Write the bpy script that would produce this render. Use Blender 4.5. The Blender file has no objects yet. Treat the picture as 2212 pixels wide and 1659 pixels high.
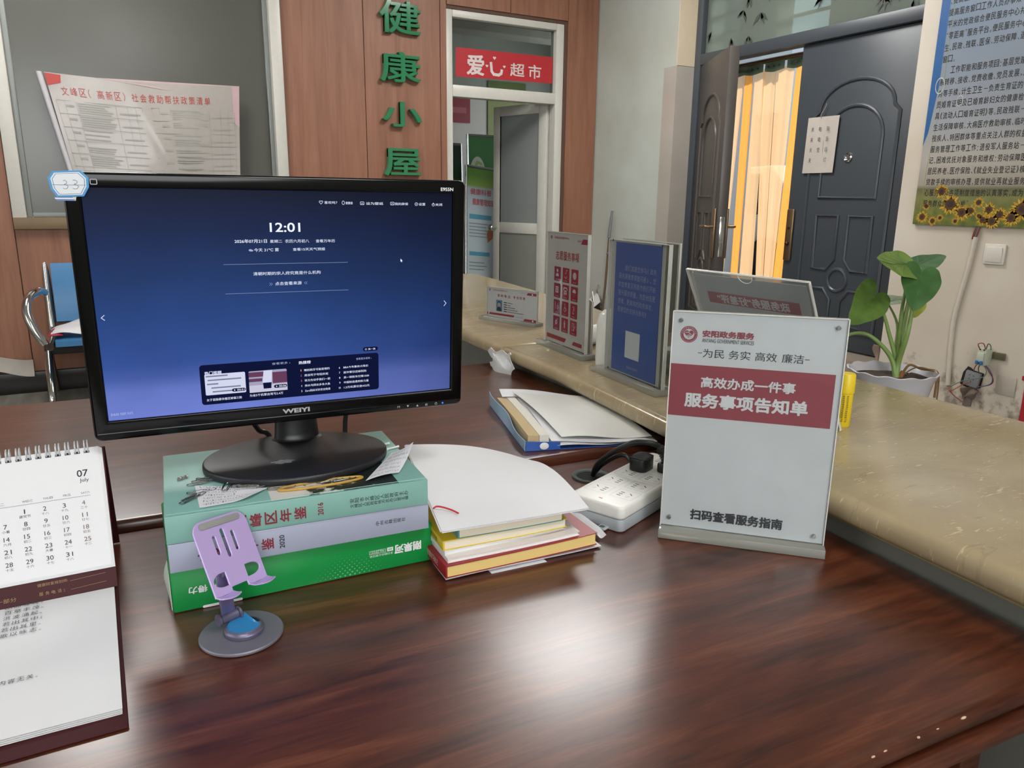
import bpy, bmesh, math, random
from mathutils import Matrix, Vector
random.seed(7)
sc = bpy.context.scene
C = sc.collection
PI = math.pi

# ------------------------------------------------------------------ camera
cd = bpy.data.cameras.new('camera'); cam = bpy.data.objects.new('camera', cd); C.objects.link(cam)
cd.sensor_width = 36.0; cd.lens = 1636.64 / 2212 * 36; cd.clip_start = 0.02; cd.clip_end = 200
R_ = Vector((.87868, -.47724, .01154)); U_ = Vector((.10444, .21564, .97087)); F_ = Vector((.46582, .85189, -.23926))
cam.matrix_world = Matrix(((R_.x, U_.x, -F_.x, 0), (R_.y, U_.y, -F_.y, 0), (R_.z, U_.z, -F_.z, 1.1908), (0, 0, 0, 1)))
cd.dof.use_dof = False
sc.camera = cam
# ------------------------------------------------------------------ view
sc.view_settings.view_transform = 'Standard'; sc.view_settings.look = 'None'
sc.view_settings.gamma = 1.0; sc.view_settings.use_curve_mapping = False
sc.view_settings.exposure = 0.42
sc.cycles.max_bounces = 8; sc.cycles.transparent_max_bounces = 24
# ------------------------------------------------------------------ daylight and added fill lamps
w = bpy.data.worlds.new('world'); sc.world = w; w.use_nodes = True
bg = w.node_tree.nodes['Background']
sky = w.node_tree.nodes.new('ShaderNodeTexSky'); sky.sky_type = 'HOSEK_WILKIE'; sky.turbidity = 5.0
sky.sun_direction = (.55, .25, .8)
w.node_tree.links.new(sky.outputs[0], bg.inputs[0]); bg.inputs[1].default_value = 5.0
sl = bpy.data.lights.new('sun', 'SUN'); sl.energy = 4.0; sl.angle = 0.02; sl.color = (1, .93, .82)
so = bpy.data.objects.new('sun', sl); C.objects.link(so)
so.rotation_euler = Vector((.55, .25, .8)).to_track_quat('Z', 'Y').to_euler()
def area(name, loc, target, sx, sy, power, col):
    l = bpy.data.lights.new(name, 'AREA'); l.shape = 'RECTANGLE'; l.size = sx; l.size_y = sy; l.energy = power; l.color = col
    o = bpy.data.objects.new(name, l); C.objects.link(o); o.location = loc
    o.rotation_euler = (Vector(loc) - Vector(target)).to_track_quat('Z', 'Y').to_euler()
    return o
area('room_fill', (-2.9, 1.2, 1.75), (0.6, 1.6, 1.0), 2.2, 1.4, 22, (.95, .98, 1.0))      # unseen fill added by the side wall, no window there
area('room_fill', (-.6, -2.3, 1.9), (0.6, 1.5, 1.0), 2.4, 1.4, 56, (.97, .985, 1.0))        # unseen fill added behind the camera to lift the front faces

area('annex_fill', (5.0, 6.6, 1.9), (1.6, 6.8, 1.2), 1.6, 1.2, 15, (.95, .98, 1.0))          # unseen fill added to brighten the dark next room

# ------------------------------------------------------------------ helpers
def S(h):
    h = h.lstrip('#'); v = [int(h[i:i+2], 16) / 255 for i in (0, 2, 4)]
    return tuple(c / 12.92 if c <= .04045 else ((c + .055) / 1.055) ** 2.4 for c in v) + (1,)
MATS = {}
def N(nt, t, **kw):
    n = nt.nodes.new('ShaderNode' + t)
    for k, v in kw.items(): setattr(n, k, v)
    return n
def noise_col(nt, col, amt, scale, stretch=(1, 1, 1), detail=4, rot=(0, 0, 0)):
    tc = N(nt, 'TexCoord'); mp = N(nt, 'Mapping'); nz = N(nt, 'TexNoise'); mx = N(nt, 'Mix', data_type='RGBA')
    mp.inputs['Scale'].default_value = stretch; mp.inputs['Rotation'].default_value = rot
    nz.inputs['Scale'].default_value = scale; nz.inputs['Detail'].default_value = detail
    L = nt.links.new; L(tc.outputs['Object'], mp.inputs[0]); L(mp.outputs[0], nz.inputs['Vector'])
    mx.inputs[6].default_value = tuple(c * (1 - amt) for c in col[:3]) + (1,)
    mx.inputs[7].default_value = tuple(min(1, c * (1 + amt)) for c in col[:3]) + (1,)
    L(nz.outputs['Fac'], mx.inputs[0])
    return mx.outputs[2], nz, mp
def mat(name, hexc, rough=.5, metal=0, amt=.06, scale=30, coat=0, spec=.5, bump=0, bscale=200, alpha=1, stretch=(1, 1, 1), trans=0):
    if name in MATS: return MATS[name]
    m = bpy.data.materials.new(name); m.use_nodes = True; nt = m.node_tree; b = nt.nodes['Principled BSDF']
    col = S(hexc) if isinstance(hexc, str) else hexc
    out, nz, mp = noise_col(nt, col, amt, scale, stretch)
    nt.links.new(out, b.inputs['Base Color'])
    b.inputs['Roughness'].default_value = rough; b.inputs['Metallic'].default_value = metal
    b.inputs['Coat Weight'].default_value = coat; b.inputs['Coat Roughness'].default_value = .08
    b.inputs['Specular IOR Level'].default_value = spec; b.inputs['Alpha'].default_value = alpha
    b.inputs['Transmission Weight'].default_value = trans
    if bump:
        bn = N(nt, 'TexNoise'); bn.inputs['Scale'].default_value = bscale; bp = N(nt, 'Bump'); bp.inputs['Strength'].default_value = bump; bp.inputs['Distance'].default_value = .002
        tc = N(nt, 'TexCoord'); nt.links.new(tc.outputs['Object'], bn.inputs['Vector']); nt.links.new(bn.outputs['Fac'], bp.inputs['Height']); nt.links.new(bp.outputs[0], b.inputs['Normal'])
    MATS[name] = m
    return m
def ramp(nt, stops, interp='LINEAR'):
    r = N(nt, 'ValToRGB'); r.color_ramp.interpolation = interp
    while len(r.color_ramp.elements) < len(stops): r.color_ramp.elements.new(.5)
    for e, (p, c) in zip(r.color_ramp.elements, stops): e.position = p; e.color = S(c) if isinstance(c, str) else c
    return r
def newmat(name):
    m = bpy.data.materials.new(name); m.use_nodes = True; MATS[name] = m
    return m, m.node_tree, m.node_tree.nodes['Principled BSDF'], m.node_tree.links.new
def emit(name, hexc, strength=1.0):
    if name in MATS: return MATS[name]
    m, nt, b, L = newmat(name); b.inputs['Base Color'].default_value = (0, 0, 0, 1); b.inputs['Roughness'].default_value = .4
    b.inputs['Specular IOR Level'].default_value = 0
    b.inputs['Emission Color'].default_value = S(hexc); b.inputs['Emission Strength'].default_value = strength
    return m
def clear(name, tint='f8faf9', rough=.03, face=.06):
    if name in MATS: return MATS[name]
    m, nt, b, L = newmat(name); nt.nodes.remove(b); out = nt.nodes['Material Output']
    t = N(nt, 'BsdfTransparent'); t.inputs[0].default_value = S(tint); g = N(nt, 'BsdfGlossy'); g.inputs['Roughness'].default_value = rough
    fr = N(nt, 'Fresnel'); fr.inputs[0].default_value = 1.38; mr = N(nt, 'Math', operation='MULTIPLY'); mr.inputs[1].default_value = .6 + face * 3
    mx = N(nt, 'MixShader'); L(fr.outputs[0], mr.inputs[0]); L(mr.outputs[0], mx.inputs[0]); L(t.outputs[0], mx.inputs[1]); L(g.outputs[0], mx.inputs[2]); L(mx.outputs[0], out.inputs[0])
    return m

WM = {}
def W(o): return WM[o.name]
def tag(o, label=None, cat=None, group=None, kind=None):
    if label: o['label'] = label
    if cat: o['category'] = cat
    if group: o['group'] = group
    if kind: o['kind'] = kind
    return o
def frame(loc, yaw=0, ex=None, up=None):
    if ex is None:
        return Matrix.Translation(Vector(loc)) @ Matrix.Rotation(math.radians(yaw), 4, 'Z')
    ex = Vector(ex).normalized(); up = Vector(up); up = (up - ex * up.dot(ex)).normalized(); n = ex.cross(up)
    return Matrix(((ex.x, up.x, n.x, loc[0]), (ex.y, up.y, n.y, loc[1]), (ex.z, up.z, n.z, loc[2]), (0, 0, 0, 1)))
def upright(loc, yaw):      # a board standing upright: local x along it, local y up, local z towards its reader
    a = math.radians(yaw)
    return frame(loc, ex=(math.cos(a), math.sin(a), 0), up=(0, 0, 1))
def thing(name, label, cat, M, group=None, kind=None):
    o = bpy.data.objects.new(name, None); C.objects.link(o); o.empty_display_size = .02
    o.matrix_world = M; WM[o.name] = M.copy()
    return tag(o, label, cat, group, kind)
class MB:
    def __init__(s): s.bm = bmesh.new()
    def _add(s, t, M=None, mi=0):
        if M is not None: bmesh.ops.transform(t, matrix=M, verts=t.verts)
        for f in t.faces: f.material_index = mi
        me = bpy.data.meshes.new('tmp'); t.to_mesh(me); t.free(); s.bm.from_mesh(me); bpy.data.meshes.remove(me); return s
    def box(s, c, d, bev=0, seg=2, mi=0, rot=None, M=None):
        t = bmesh.new(); bmesh.ops.create_cube(t, size=1); bmesh.ops.scale(t, vec=d, verts=t.verts)
        if bev: bmesh.ops.bevel(t, geom=t.edges[:], offset=min(bev, min(d) * .49), segments=seg, affect='EDGES', profile=.5)
        X = Matrix.Translation(Vector(c))
        if rot: X = X @ Matrix.Rotation(rot[2], 4, 'Z') @ Matrix.Rotation(rot[1], 4, 'Y') @ Matrix.Rotation(rot[0], 4, 'X')
        return s._add(t, (M @ X) if M is not None else X, mi)
    def span(s, a, b, bev=0, seg=2, mi=0):      # a box between two corners
        return s.box([(p + q) / 2 for p, q in zip(a, b)], [abs(q - p) for p, q in zip(a, b)], bev, seg, mi)
    def cyl(s, p0, p1, r0, r1=None, n=24, mi=0, bev=0):
        p0, p1 = Vector(p0), Vector(p1); d = p1 - p0; t = bmesh.new()
        bmesh.ops.create_cone(t, cap_ends=True, segments=n, radius1=r0, radius2=r0 if r1 is None else r1, depth=d.length)
        if bev: bmesh.ops.bevel(t, geom=[e for e in t.edges if abs(abs(e.verts[0].co.z) - d.length / 2) < 1e-6 and abs(e.verts[0].co.z - e.verts[1].co.z) < 1e-6], offset=bev, segments=2, affect='EDGES')
        return s._add(t, Matrix.Translation((p0 + p1) / 2) @ d.to_track_quat('Z', 'Y').to_matrix().to_4x4(), mi)
    def sph(s, c, r, sc_=(1, 1, 1), mi=0, n=16):
        t = bmesh.new(); bmesh.ops.create_uvsphere(t, u_segments=n, v_segments=max(6, n // 2), radius=r); bmesh.ops.scale(t, vec=sc_, verts=t.verts)
        return s._add(t, Matrix.Translation(Vector(c)), mi)
    def lathe(s, prof, n=40, mi=0, M=None, sx=1, sy=1, wav=None):
        t = bmesh.new(); rings = []
        for r, z in prof:
            ring = []
            for i in range(n):
                a = 2 * PI * i / n; k, dz = wav(a, r, z) if wav else (1, 0)
                ring.append(t.verts.new((r * k * math.cos(a) * sx, r * k * math.sin(a) * sy, z + dz)))
            rings.append(ring)
        for A, B in zip(rings, rings[1:]):
            for i in range(n): t.faces.new((A[i], A[(i + 1) % n], B[(i + 1) % n], B[i]))
        if prof[0][0] > 1e-5: t.faces.new(rings[0][::-1])
        if prof[-1][0] > 1e-5: t.faces.new(rings[-1])
        bmesh.ops.remove_doubles(t, verts=t.verts, dist=1e-6)
        bmesh.ops.recalc_face_normals(t, faces=t.faces)
        return s._add(t, M, mi)
    def tube(s, pts, r, n=8, mi=0, closed=False, sub=0, M=None):
        pts = [Vector(p) for p in pts]; rs = r if isinstance(r, (list, tuple)) else [r] * len(pts)
        if sub:
            P, Q = [], []; m = len(pts)
            for i in range(m if closed else m - 1):
                a, b, c, d = (pts[(i - 1) % m] if closed or i else pts[0]), pts[i], pts[(i + 1) % m], (pts[(i + 2) % m] if closed or i + 2 < m else pts[-1])
                for k in range(sub):
                    u = k / sub; P.append(.5 * ((2 * b) + (c - a) * u + (2 * a - 5 * b + 4 * c - d) * u * u + (3 * b - a - 3 * c + d) * u ** 3)); Q.append(rs[i] * (1 - u) + rs[(i + 1) % m] * u)
            if not closed: P.append(pts[-1]); Q.append(rs[-1])
            pts, rs = P, Q
        t = bmesh.new(); m = len(pts); rings = []; prev = None
        for i, p in enumerate(pts):
            d = ((pts[(i + 1) % m] - pts[i - 1]) if closed else (pts[min(i + 1, m - 1)] - pts[max(i - 1, 0)])).normalized()
            if prev is None: x = d.orthogonal().normalized()
            else:
                x = prev - d * prev.dot(d); x = x.normalized() if x.length > 1e-6 else d.orthogonal().normalized()
            prev = x; y = d.cross(x)
            rings.append([t.verts.new(p + (x * math.cos(2 * PI * k / n) + y * math.sin(2 * PI * k / n)) * rs[i]) for k in range(n)])
        for i in range(m if closed else m - 1):
            A, B = rings[i], rings[(i + 1) % m]
            for k in range(n): t.faces.new((A[k], A[(k + 1) % n], B[(k + 1) % n], B[k]))
        if not closed: t.faces.new(rings[0][::-1]); t.faces.new(rings[-1])
        return s._add(t, M, mi)
    def prism(s, poly, z0, z1, bev=0, seg=3, mi=0, holes=(), M=None):
        t = bmesh.new(); loops = [poly] + list(holes); es = []
        for lp in loops:
            vs = [t.verts.new((p[0], p[1], z0)) for p in lp]
            es += [t.edges.new((vs[i], vs[(i + 1) % len(vs)])) for i in range(len(vs))]
        if holes: bmesh.ops.triangle_fill(t, use_beauty=True, use_dissolve=False, edges=es)
        else: t.faces.new(vs)
        bmesh.ops.recalc_face_normals(t, faces=t.faces)
        g = bmesh.ops.extrude_face_region(t, geom=t.faces[:]); bmesh.ops.translate(t, vec=(0, 0, z1 - z0), verts=[v for v in g['geom'] if isinstance(v, bmesh.types.BMVert)])
        bmesh.ops.recalc_face_normals(t, faces=t.faces)
        if bev:
            ed = [e for e in t.edges if abs(e.verts[0].co.z - e.verts[1].co.z) < 1e-7 and len(e.link_faces) == 2 and abs(e.link_faces[0].normal.dot(e.link_faces[1].normal)) < .5]
            bmesh.ops.bevel(t, geom=ed, offset=bev, segments=seg, affect='EDGES', profile=.5)
        return s._add(t, M, mi)
    def flat(s, poly, z=0, mi=0, M=None):
        t = bmesh.new(); t.faces.new([t.verts.new((p[0], p[1], p[2] if len(p) > 2 else z)) for p in poly]); return s._add(t, M, mi)
    def rect(s, x0, y0, x1, y1, z=0, mi=0): return s.flat([(x0, y0), (x1, y0), (x1, y1), (x0, y1)], z, mi)
    def surf(s, fn, nu, nv, th=0, mi=0, M=None):
        t = bmesh.new(); G = [[t.verts.new(fn(i / nu, j / nv)) for j in range(nv + 1)] for i in range(nu + 1)]
        for i in range(nu):
            for j in range(nv): t.faces.new((G[i][j], G[i + 1][j], G[i + 1][j + 1], G[i][j + 1]))
        if th:
            bmesh.ops.recalc_face_normals(t, faces=t.faces); bmesh.ops.solidify(t, geom=t.faces[:], thickness=th)
        return s._add(t, M, mi)
    def slab(s, top, bot, nu, nv, mi=0, M=None):      # a solid between two surfaces over the same grid
        t = bmesh.new(); A = [[t.verts.new(top(i / nu, j / nv)) for j in range(nv + 1)] for i in range(nu + 1)]; B = [[t.verts.new(bot(i / nu, j / nv)) for j in range(nv + 1)] for i in range(nu + 1)]
        for i in range(nu):
            for j in range(nv): t.faces.new((A[i][j], A[i + 1][j], A[i + 1][j + 1], A[i][j + 1])); t.faces.new((B[i][j], B[i][j + 1], B[i + 1][j + 1], B[i + 1][j]))
        for i in range(nu): t.faces.new((A[i][0], B[i][0], B[i + 1][0], A[i + 1][0])); t.faces.new((A[i][nv], A[i + 1][nv], B[i + 1][nv], B[i][nv]))
        for j in range(nv): t.faces.new((A[0][j], A[0][j + 1], B[0][j + 1], B[0][j])); t.faces.new((A[nu][j], B[nu][j], B[nu][j + 1], A[nu][j + 1]))
        bmesh.ops.recalc_face_normals(t, faces=t.faces)
        return s._add(t, M, mi)
    def line(s, pts, wd, z=0, mi=0, closed=False):      # a drawn line: flat ribbon in the local xy plane
        pts = [Vector((p[0], p[1])) for p in pts]
        if closed: pts = pts + [pts[0]]
        k = 0
        for a, b in zip(pts, pts[1:]):
            d = b - a
            if d.length < 1e-7: continue
            d.normalize(); n = Vector((-d.y, d.x)) * wd / 2; e = d * wd * .3
            k = 0 if k else 1; s.flat([a - n - e, b - n + e, b + n + e, a + n - e], z + 4e-5 * k, mi)
        return s
    def disc(s, x, y, r, z=0, mi=0, n=20, ry=None): return s.flat([(x + r * math.cos(2 * PI * k / n), y + (ry or r) * math.sin(2 * PI * k / n)) for k in range(n)], z, mi)
    def ring(s, x, y, r0, r1, z=0, mi=0, n=32):
        for k in range(n):
            a, b = 2 * PI * k / n, 2 * PI * (k + 1) / n
            s.flat([(x + r * math.cos(t), y + r * math.sin(t)) for r, t in ((r0, a), (r1, a), (r1, b), (r0, b))], z, mi)
        return s
    def text(s, body, x0, y0, x1, y1, z=0, mi=0, bold=0, rot=0, mirror=False, keep=False, ext=0, bev=0):
        """Lettering whose ink fills the rectangle (x0,y0)-(x1,y1); keep = keep the letters' own proportions, flush left."""
        vs, fs = glyphs(body, ext, bev)
        if not vs: return s
        if bold:      # heavier strokes: the same letters laid over each other, slightly shifted
            of = [(-1, -1), (1, -1), (-1, 1), (1, 1)] + ([(-1.3, 0), (1.3, 0), (0, 1.3), (0, -1.3)] if bold > .012 else [])
            n0 = len(vs); st = max(4e-5 / max(abs(y1 - y0), 1e-4) * 0 + 4e-5, ext * .03); vs, fs = [(v[0] + bold * dx, v[1] + bold * dy, v[2] + st * q) for q, (dx, dy) in enumerate(of) for v in vs], [tuple(i + n0 * k for i in f) for k in range(len(of)) for f in fs]
        k = {0: (1, 0), 90: (0, 1), 180: (-1, 0), 270: (0, -1)}[rot]
        P = [(v[0] * k[0] - v[1] * k[1], v[0] * k[1] + v[1] * k[0], v[2]) for v in vs]
        if mirror: P = [(-p[0], p[1], p[2]) for p in P]
        ax, bx = min(p[0] for p in P), max(p[0] for p in P); ay, by = min(p[1] for p in P), max(p[1] for p in P)
        fx = (x1 - x0) / max(bx - ax, 1e-6); fy = (y1 - y0) / max(by - ay, 1e-6)
        if keep: fx = fy
        t = bmesh.new(); V = [t.verts.new((x0 + (p[0] - ax) * fx, y0 + (p[1] - ay) * fy, z + p[2])) for p in P]
        for f in fs:
            try: t.faces.new([V[i] for i in f])
            except ValueError: pass
        return s._add(t, None, mi)
    def spine(s, body, u0, u1, v0, v1, z=0, mi=0, bold=0, gap=.18, rot=90):      # characters one after another, each turned on its side
        n = len(body); p = (u1 - u0) / n
        for i, ch in enumerate(body):
            a, b = u0 + p * (i + gap / 2), u0 + p * (i + 1 - gap / 2)
            if ch in '，。；：、:': s.text(ch, a, v0, a + (b - a) * .3, v0 + (v1 - v0) * (.3 if ch in '，。、' else .65), z, mi, bold, rot)
            elif ch != ' ': s.text(ch, a, v0, b, v1, z, mi, bold, rot)
        return s
    def build(s, name, mats, parent=None, M=None, smooth=True, ang=38):
        me = bpy.data.meshes.new(name); bmesh.ops.remove_doubles(s.bm, verts=s.bm.verts, dist=1e-7) if len(s.bm.verts) < 30000 else None
        s.bm.to_mesh(me); s.bm.free()
        for m in (mats if isinstance(mats, (list, tuple)) else [mats]): me.materials.append(m)
        if smooth:
            me.polygons.foreach_set('use_smooth', [True] * len(me.polygons)); me.set_sharp_from_angle(angle=math.radians(ang))
        o = bpy.data.objects.new(name, me); C.objects.link(o)
        if M is None: M = W(parent).copy() if parent is not None else Matrix()
        WM[o.name] = M.copy()
        if parent is not None: o.parent = parent; o.matrix_basis = W(parent).inverted() @ M
        else: o.matrix_world = M
        return o
GC = {}
def glyphs(body, ext=0, bev=0):
    key = (body, ext, bev)
    if key in GC: return GC[key]
    cu = bpy.data.curves.new('t', 'FONT'); cu.body = body; cu.size = 1; cu.resolution_u = 3 if not ext else 6
    cu.extrude = ext; cu.bevel_depth = bev; cu.bevel_resolution = 1
    o = bpy.data.objects.new('t', cu); me = o.to_mesh()
    r = ([tuple(v.co) for v in me.vertices], [tuple(p.vertices) for p in me.polygons])
    o.to_mesh_clear(); bpy.data.objects.remove(o); bpy.data.curves.remove(cu); GC[key] = r
    return r
def copy_tree(o, parent=None, M=None):
    c = o.copy(); C.objects.link(c); WM[c.name] = (M if M is not None else W(o)).copy()
    if parent is not None: c.parent = parent
    elif M is not None: c.matrix_world = M
    for ch in list(o.children): copy_tree(ch, c)
    return c
def rr(x0, y0, x1, y1, r, n=5):      # outline of a rounded rectangle
    out = []
    for cx, cy, a in ((x1 - r, y0 + r, -90), (x1 - r, y1 - r, 0), (x0 + r, y1 - r, 90), (x0 + r, y0 + r, 180)):
        for k in range(n + 1):
            t = math.radians(a + 90 * k / n); out.append((cx + r * math.cos(t), cy + r * math.sin(t)))
    return out
# ------------------------------------------------------------------ surfaces
def wood(name, c0, c1, c2, stretch, scale, rough, coat=0, rot=(0, 0, 0), bump=.05, fine=(1, 1, 1)):
    m, nt, b, L = newmat(name)
    tc = N(nt, 'TexCoord'); mp = N(nt, 'Mapping'); mp.inputs['Scale'].default_value = stretch; mp.inputs['Rotation'].default_value = rot
    n1 = N(nt, 'TexNoise'); n1.inputs['Scale'].default_value = scale; n1.inputs['Detail'].default_value = 7; n1.inputs['Roughness'].default_value = .62; n1.inputs['Distortion'].default_value = .6
    mp2 = N(nt, 'Mapping'); mp2.inputs['Scale'].default_value = tuple(a * b_ for a, b_ in zip(stretch, fine)); mp2.inputs['Rotation'].default_value = rot
    n2 = N(nt, 'TexNoise'); n2.inputs['Scale'].default_value = scale * 5; n2.inputs['Detail'].default_value = 3
    mx = N(nt, 'Math', operation='MULTIPLY_ADD'); mx.inputs[1].default_value = .3; r = ramp(nt, [(.3, c0), (.55, c1), (.8, c2)])
    L(tc.outputs['Object'], mp.inputs[0]); L(tc.outputs['Object'], mp2.inputs[0]); L(mp.outputs[0], n1.inputs['Vector']); L(mp2.outputs[0], n2.inputs['Vector'])
    sb = N(nt, 'Math', operation='SUBTRACT'); sb.inputs[1].default_value = .5; L(n2.outputs['Fac'], sb.inputs[0]); L(sb.outputs[0], mx.inputs[0]); L(n1.outputs['Fac'], mx.inputs[2])
    L(mx.outputs[0], r.inputs[0]); L(r.outputs[0], b.inputs['Base Color'])
    b.inputs['Roughness'].default_value = rough; b.inputs['Coat Weight'].default_value = coat; b.inputs['Coat Roughness'].default_value = .2
    if bump:
        bp = N(nt, 'Bump'); bp.inputs['Strength'].default_value = bump; bp.inputs['Distance'].default_value = .001; L(n2.outputs['Fac'], bp.inputs['Height']); L(bp.outputs[0], b.inputs['Normal'])
    return m
DESK = wood('desk_wood', '2c120b', '512819', '70412a', (1.5, 13, 13), 3.0, .30, coat=.25, fine=(1, 2, 2), bump=.03)
PANEL = wood('wall_wood', '7f5440', '8f624c', '9a6d56', (7, 7, .45), 2.4, .5, bump=.03)
m, nt, b, L = newmat('marble'); MARBLE = m
tc = N(nt, 'TexCoord'); mp = N(nt, 'Mapping'); mp.inputs['Scale'].default_value = (1, 2.2, 1); mp.inputs['Rotation'].default_value = (0, 0, -.9)
L(tc.outputs['Object'], mp.inputs[0])
n1 = N(nt, 'TexNoise'); n1.inputs['Scale'].default_value = 2.6; n1.inputs['Detail'].default_value = 10; n1.inputs['Roughness'].default_value = .6; n1.inputs['Distortion'].default_value = 1.2
L(mp.outputs[0], n1.inputs['Vector']); r1 = ramp(nt, [(.25, '8d7e63'), (.5, '9b8b6d'), (.75, 'a8997a')]); L(n1.outputs['Fac'], r1.inputs[0])
mp2 = N(nt, 'Mapping'); mp2.inputs['Scale'].default_value = (1, 4.5, 1); mp2.inputs['Rotation'].default_value = (0, 0, -1.05); L(tc.outputs['Object'], mp2.inputs[0])
n2 = N(nt, 'TexNoise'); n2.inputs['Scale'].default_value = 24; n2.inputs['Detail'].default_value = 6; n2.inputs['Distortion'].default_value = 1.6; L(mp2.outputs[0], n2.inputs['Vector'])
r2 = ramp(nt, [(.62, (0, 0, 0, 1)), (.68, (.55, .55, .55, 1)), (.74, (.8, .8, .8, 1))]); L(n2.outputs['Fac'], r2.inputs[0])
mx = N(nt, 'Mix', data_type='RGBA'); L(r2.outputs[0], mx.inputs[0]); L(r1.outputs[0], mx.inputs[6]); mx.inputs[7].default_value = S('c9b592')
n3 = N(nt, 'TexNoise'); n3.inputs['Scale'].default_value = 9; n3.inputs['Detail'].default_value = 7; n3.inputs['Distortion'].default_value = .8; L(mp2.outputs[0], n3.inputs['Vector'])
r3 = ramp(nt, [(.64, (0, 0, 0, 1)), (.67, (.30, .30, .30, 1)), (.70, (0, 0, 0, 1))]); L(n3.outputs['Fac'], r3.inputs[0])
mx2 = N(nt, 'Mix', data_type='RGBA'); L(r3.outputs[0], mx2.inputs[0]); L(mx.outputs[2], mx2.inputs[6]); mx2.inputs[7].default_value = S('6b5d48')
L(mx2.outputs[2], b.inputs['Base Color']); b.inputs['Roughness'].default_value = .16
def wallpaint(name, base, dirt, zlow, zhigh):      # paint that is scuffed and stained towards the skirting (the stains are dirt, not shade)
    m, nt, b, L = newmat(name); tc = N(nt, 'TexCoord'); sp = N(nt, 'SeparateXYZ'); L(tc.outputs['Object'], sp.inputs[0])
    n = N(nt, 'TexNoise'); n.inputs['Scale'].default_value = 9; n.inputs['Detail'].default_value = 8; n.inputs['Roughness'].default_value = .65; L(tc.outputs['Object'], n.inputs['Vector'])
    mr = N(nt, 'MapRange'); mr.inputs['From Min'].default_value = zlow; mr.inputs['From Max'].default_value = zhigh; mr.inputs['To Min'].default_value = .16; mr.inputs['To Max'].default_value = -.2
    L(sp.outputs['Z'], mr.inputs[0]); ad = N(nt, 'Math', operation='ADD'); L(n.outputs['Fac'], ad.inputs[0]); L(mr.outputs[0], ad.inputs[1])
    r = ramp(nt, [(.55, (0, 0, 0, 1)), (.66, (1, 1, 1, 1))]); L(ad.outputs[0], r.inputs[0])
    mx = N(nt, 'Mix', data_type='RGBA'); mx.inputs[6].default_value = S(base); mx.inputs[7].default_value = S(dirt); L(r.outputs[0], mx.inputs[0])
    n2 = N(nt, 'TexNoise'); n2.inputs['Scale'].default_value = 2.5; n2.inputs['Detail'].default_value = 5; L(tc.outputs['Object'], n2.inputs['Vector'])
    m2 = N(nt, 'Mix', data_type='RGBA', blend_type='MULTIPLY'); r2 = ramp(nt, [(.3, 'eeeae4'), (.7, 'ffffff')]); L(n2.outputs['Fac'], r2.inputs[0])
    m2.inputs[0].default_value = 1; L(mx.outputs[2], m2.inputs[6]); L(r2.outputs[0], m2.inputs[7]); L(m2.outputs[2], b.inputs['Base Color']); b.inputs['Roughness'].default_value = .62
    return m
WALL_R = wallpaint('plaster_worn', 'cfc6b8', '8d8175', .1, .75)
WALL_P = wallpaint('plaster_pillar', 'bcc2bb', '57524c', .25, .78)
OIL = mat('glossy_oil_paint', 'a79f95', .18, amt=.12, scale=4)
WALL_W = mat('plaster_white', 'c9c9c4', .7)
m, nt, b, L = newmat('floor_tile'); FLOOR = m
tc = N(nt, 'TexCoord'); bk = N(nt, 'TexBrick'); bk.offset = 0; bk.inputs['Scale'].default_value = 1; bk.inputs['Brick Width'].default_value = .6; bk.inputs['Row Height'].default_value = .6; bk.inputs['Mortar Size'].default_value = .003
bk.inputs['Color1'].default_value = S('8f8c82'); bk.inputs['Color2'].default_value = S('88857b'); bk.inputs['Mortar'].default_value = S('55524b'); L(tc.outputs['Object'], bk.inputs['Vector'])
nz = N(nt, 'TexNoise'); nz.inputs['Scale'].default_value = 6; nz.inputs['Detail'].default_value = 6; mpf = N(nt, 'Mapping'); mpf.inputs['Scale'].default_value = (4, .6, 1); L(tc.outputs['Object'], mpf.inputs[0]); L(mpf.outputs[0], nz.inputs['Vector'])
mx = N(nt, 'Mix', data_type='RGBA', blend_type='MULTIPLY'); mx.inputs[0].default_value = .6; rr_ = ramp(nt, [(.3, 'b5b2aa'), (.7, 'ffffff')]); L(nz.outputs['Fac'], rr_.inputs[0]); L(bk.outputs[0], mx.inputs[6]); L(rr_.outputs[0], mx.inputs[7])
L(mx.outputs[2], b.inputs['Base Color']); b.inputs['Roughness'].default_value = .2
WHITE_AL = mat('white_aluminium', 'cbc8bf', .35)
FROST = mat('frosted_dark_glass', '55554f', .24, amt=.1, scale=3, spec=.6)
STEELBLUE = mat('security_door_paint', '3e444a', .36, amt=.05, scale=6, spec=.55, bump=.05, bscale=700)
BRASS = mat('worn_brass', '8d765d', .32, metal=.85)
CHROME = mat('chrome', 'c8c8c6', .12, metal=1)
BLACKP = mat('black_plastic', '121315', .38)
WHITEP = mat('white_plastic', 'd9d9d4', .35)
PAPER = mat('white_paper', 'd8d8da', .75, amt=.02, bump=.05, bscale=60)
INK = mat('black_ink', '1d1d20', .7); GREYINK = mat('grey_ink', '4b4c50', .7); REDINK = mat('red_ink', 'b5333a', .6); WHITEINK = mat('white_ink', 'dcdcdc', .6)
ACRYL = clear('clear_acrylic'); ACRYLE = mat('acrylic_edge', 'dddcd4', .2, spec=.6)

# ------------------------------------------------------------------ room
FZ = .045
def struct(name, mb, mats, parent=None, **kw):
    o = mb.build(name, mats, parent, **kw)
    if parent is None: o['kind'] = 'structure'
    return o
struct('floor', MB().span((-3.2, -2.7, FZ - .1), (3.9, 8.2, FZ)), FLOOR)
struct('ceiling', MB().span((-3.2, -2.7, 3.05), (3.75, 5.33, 3.15)), WALL_W)
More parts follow.
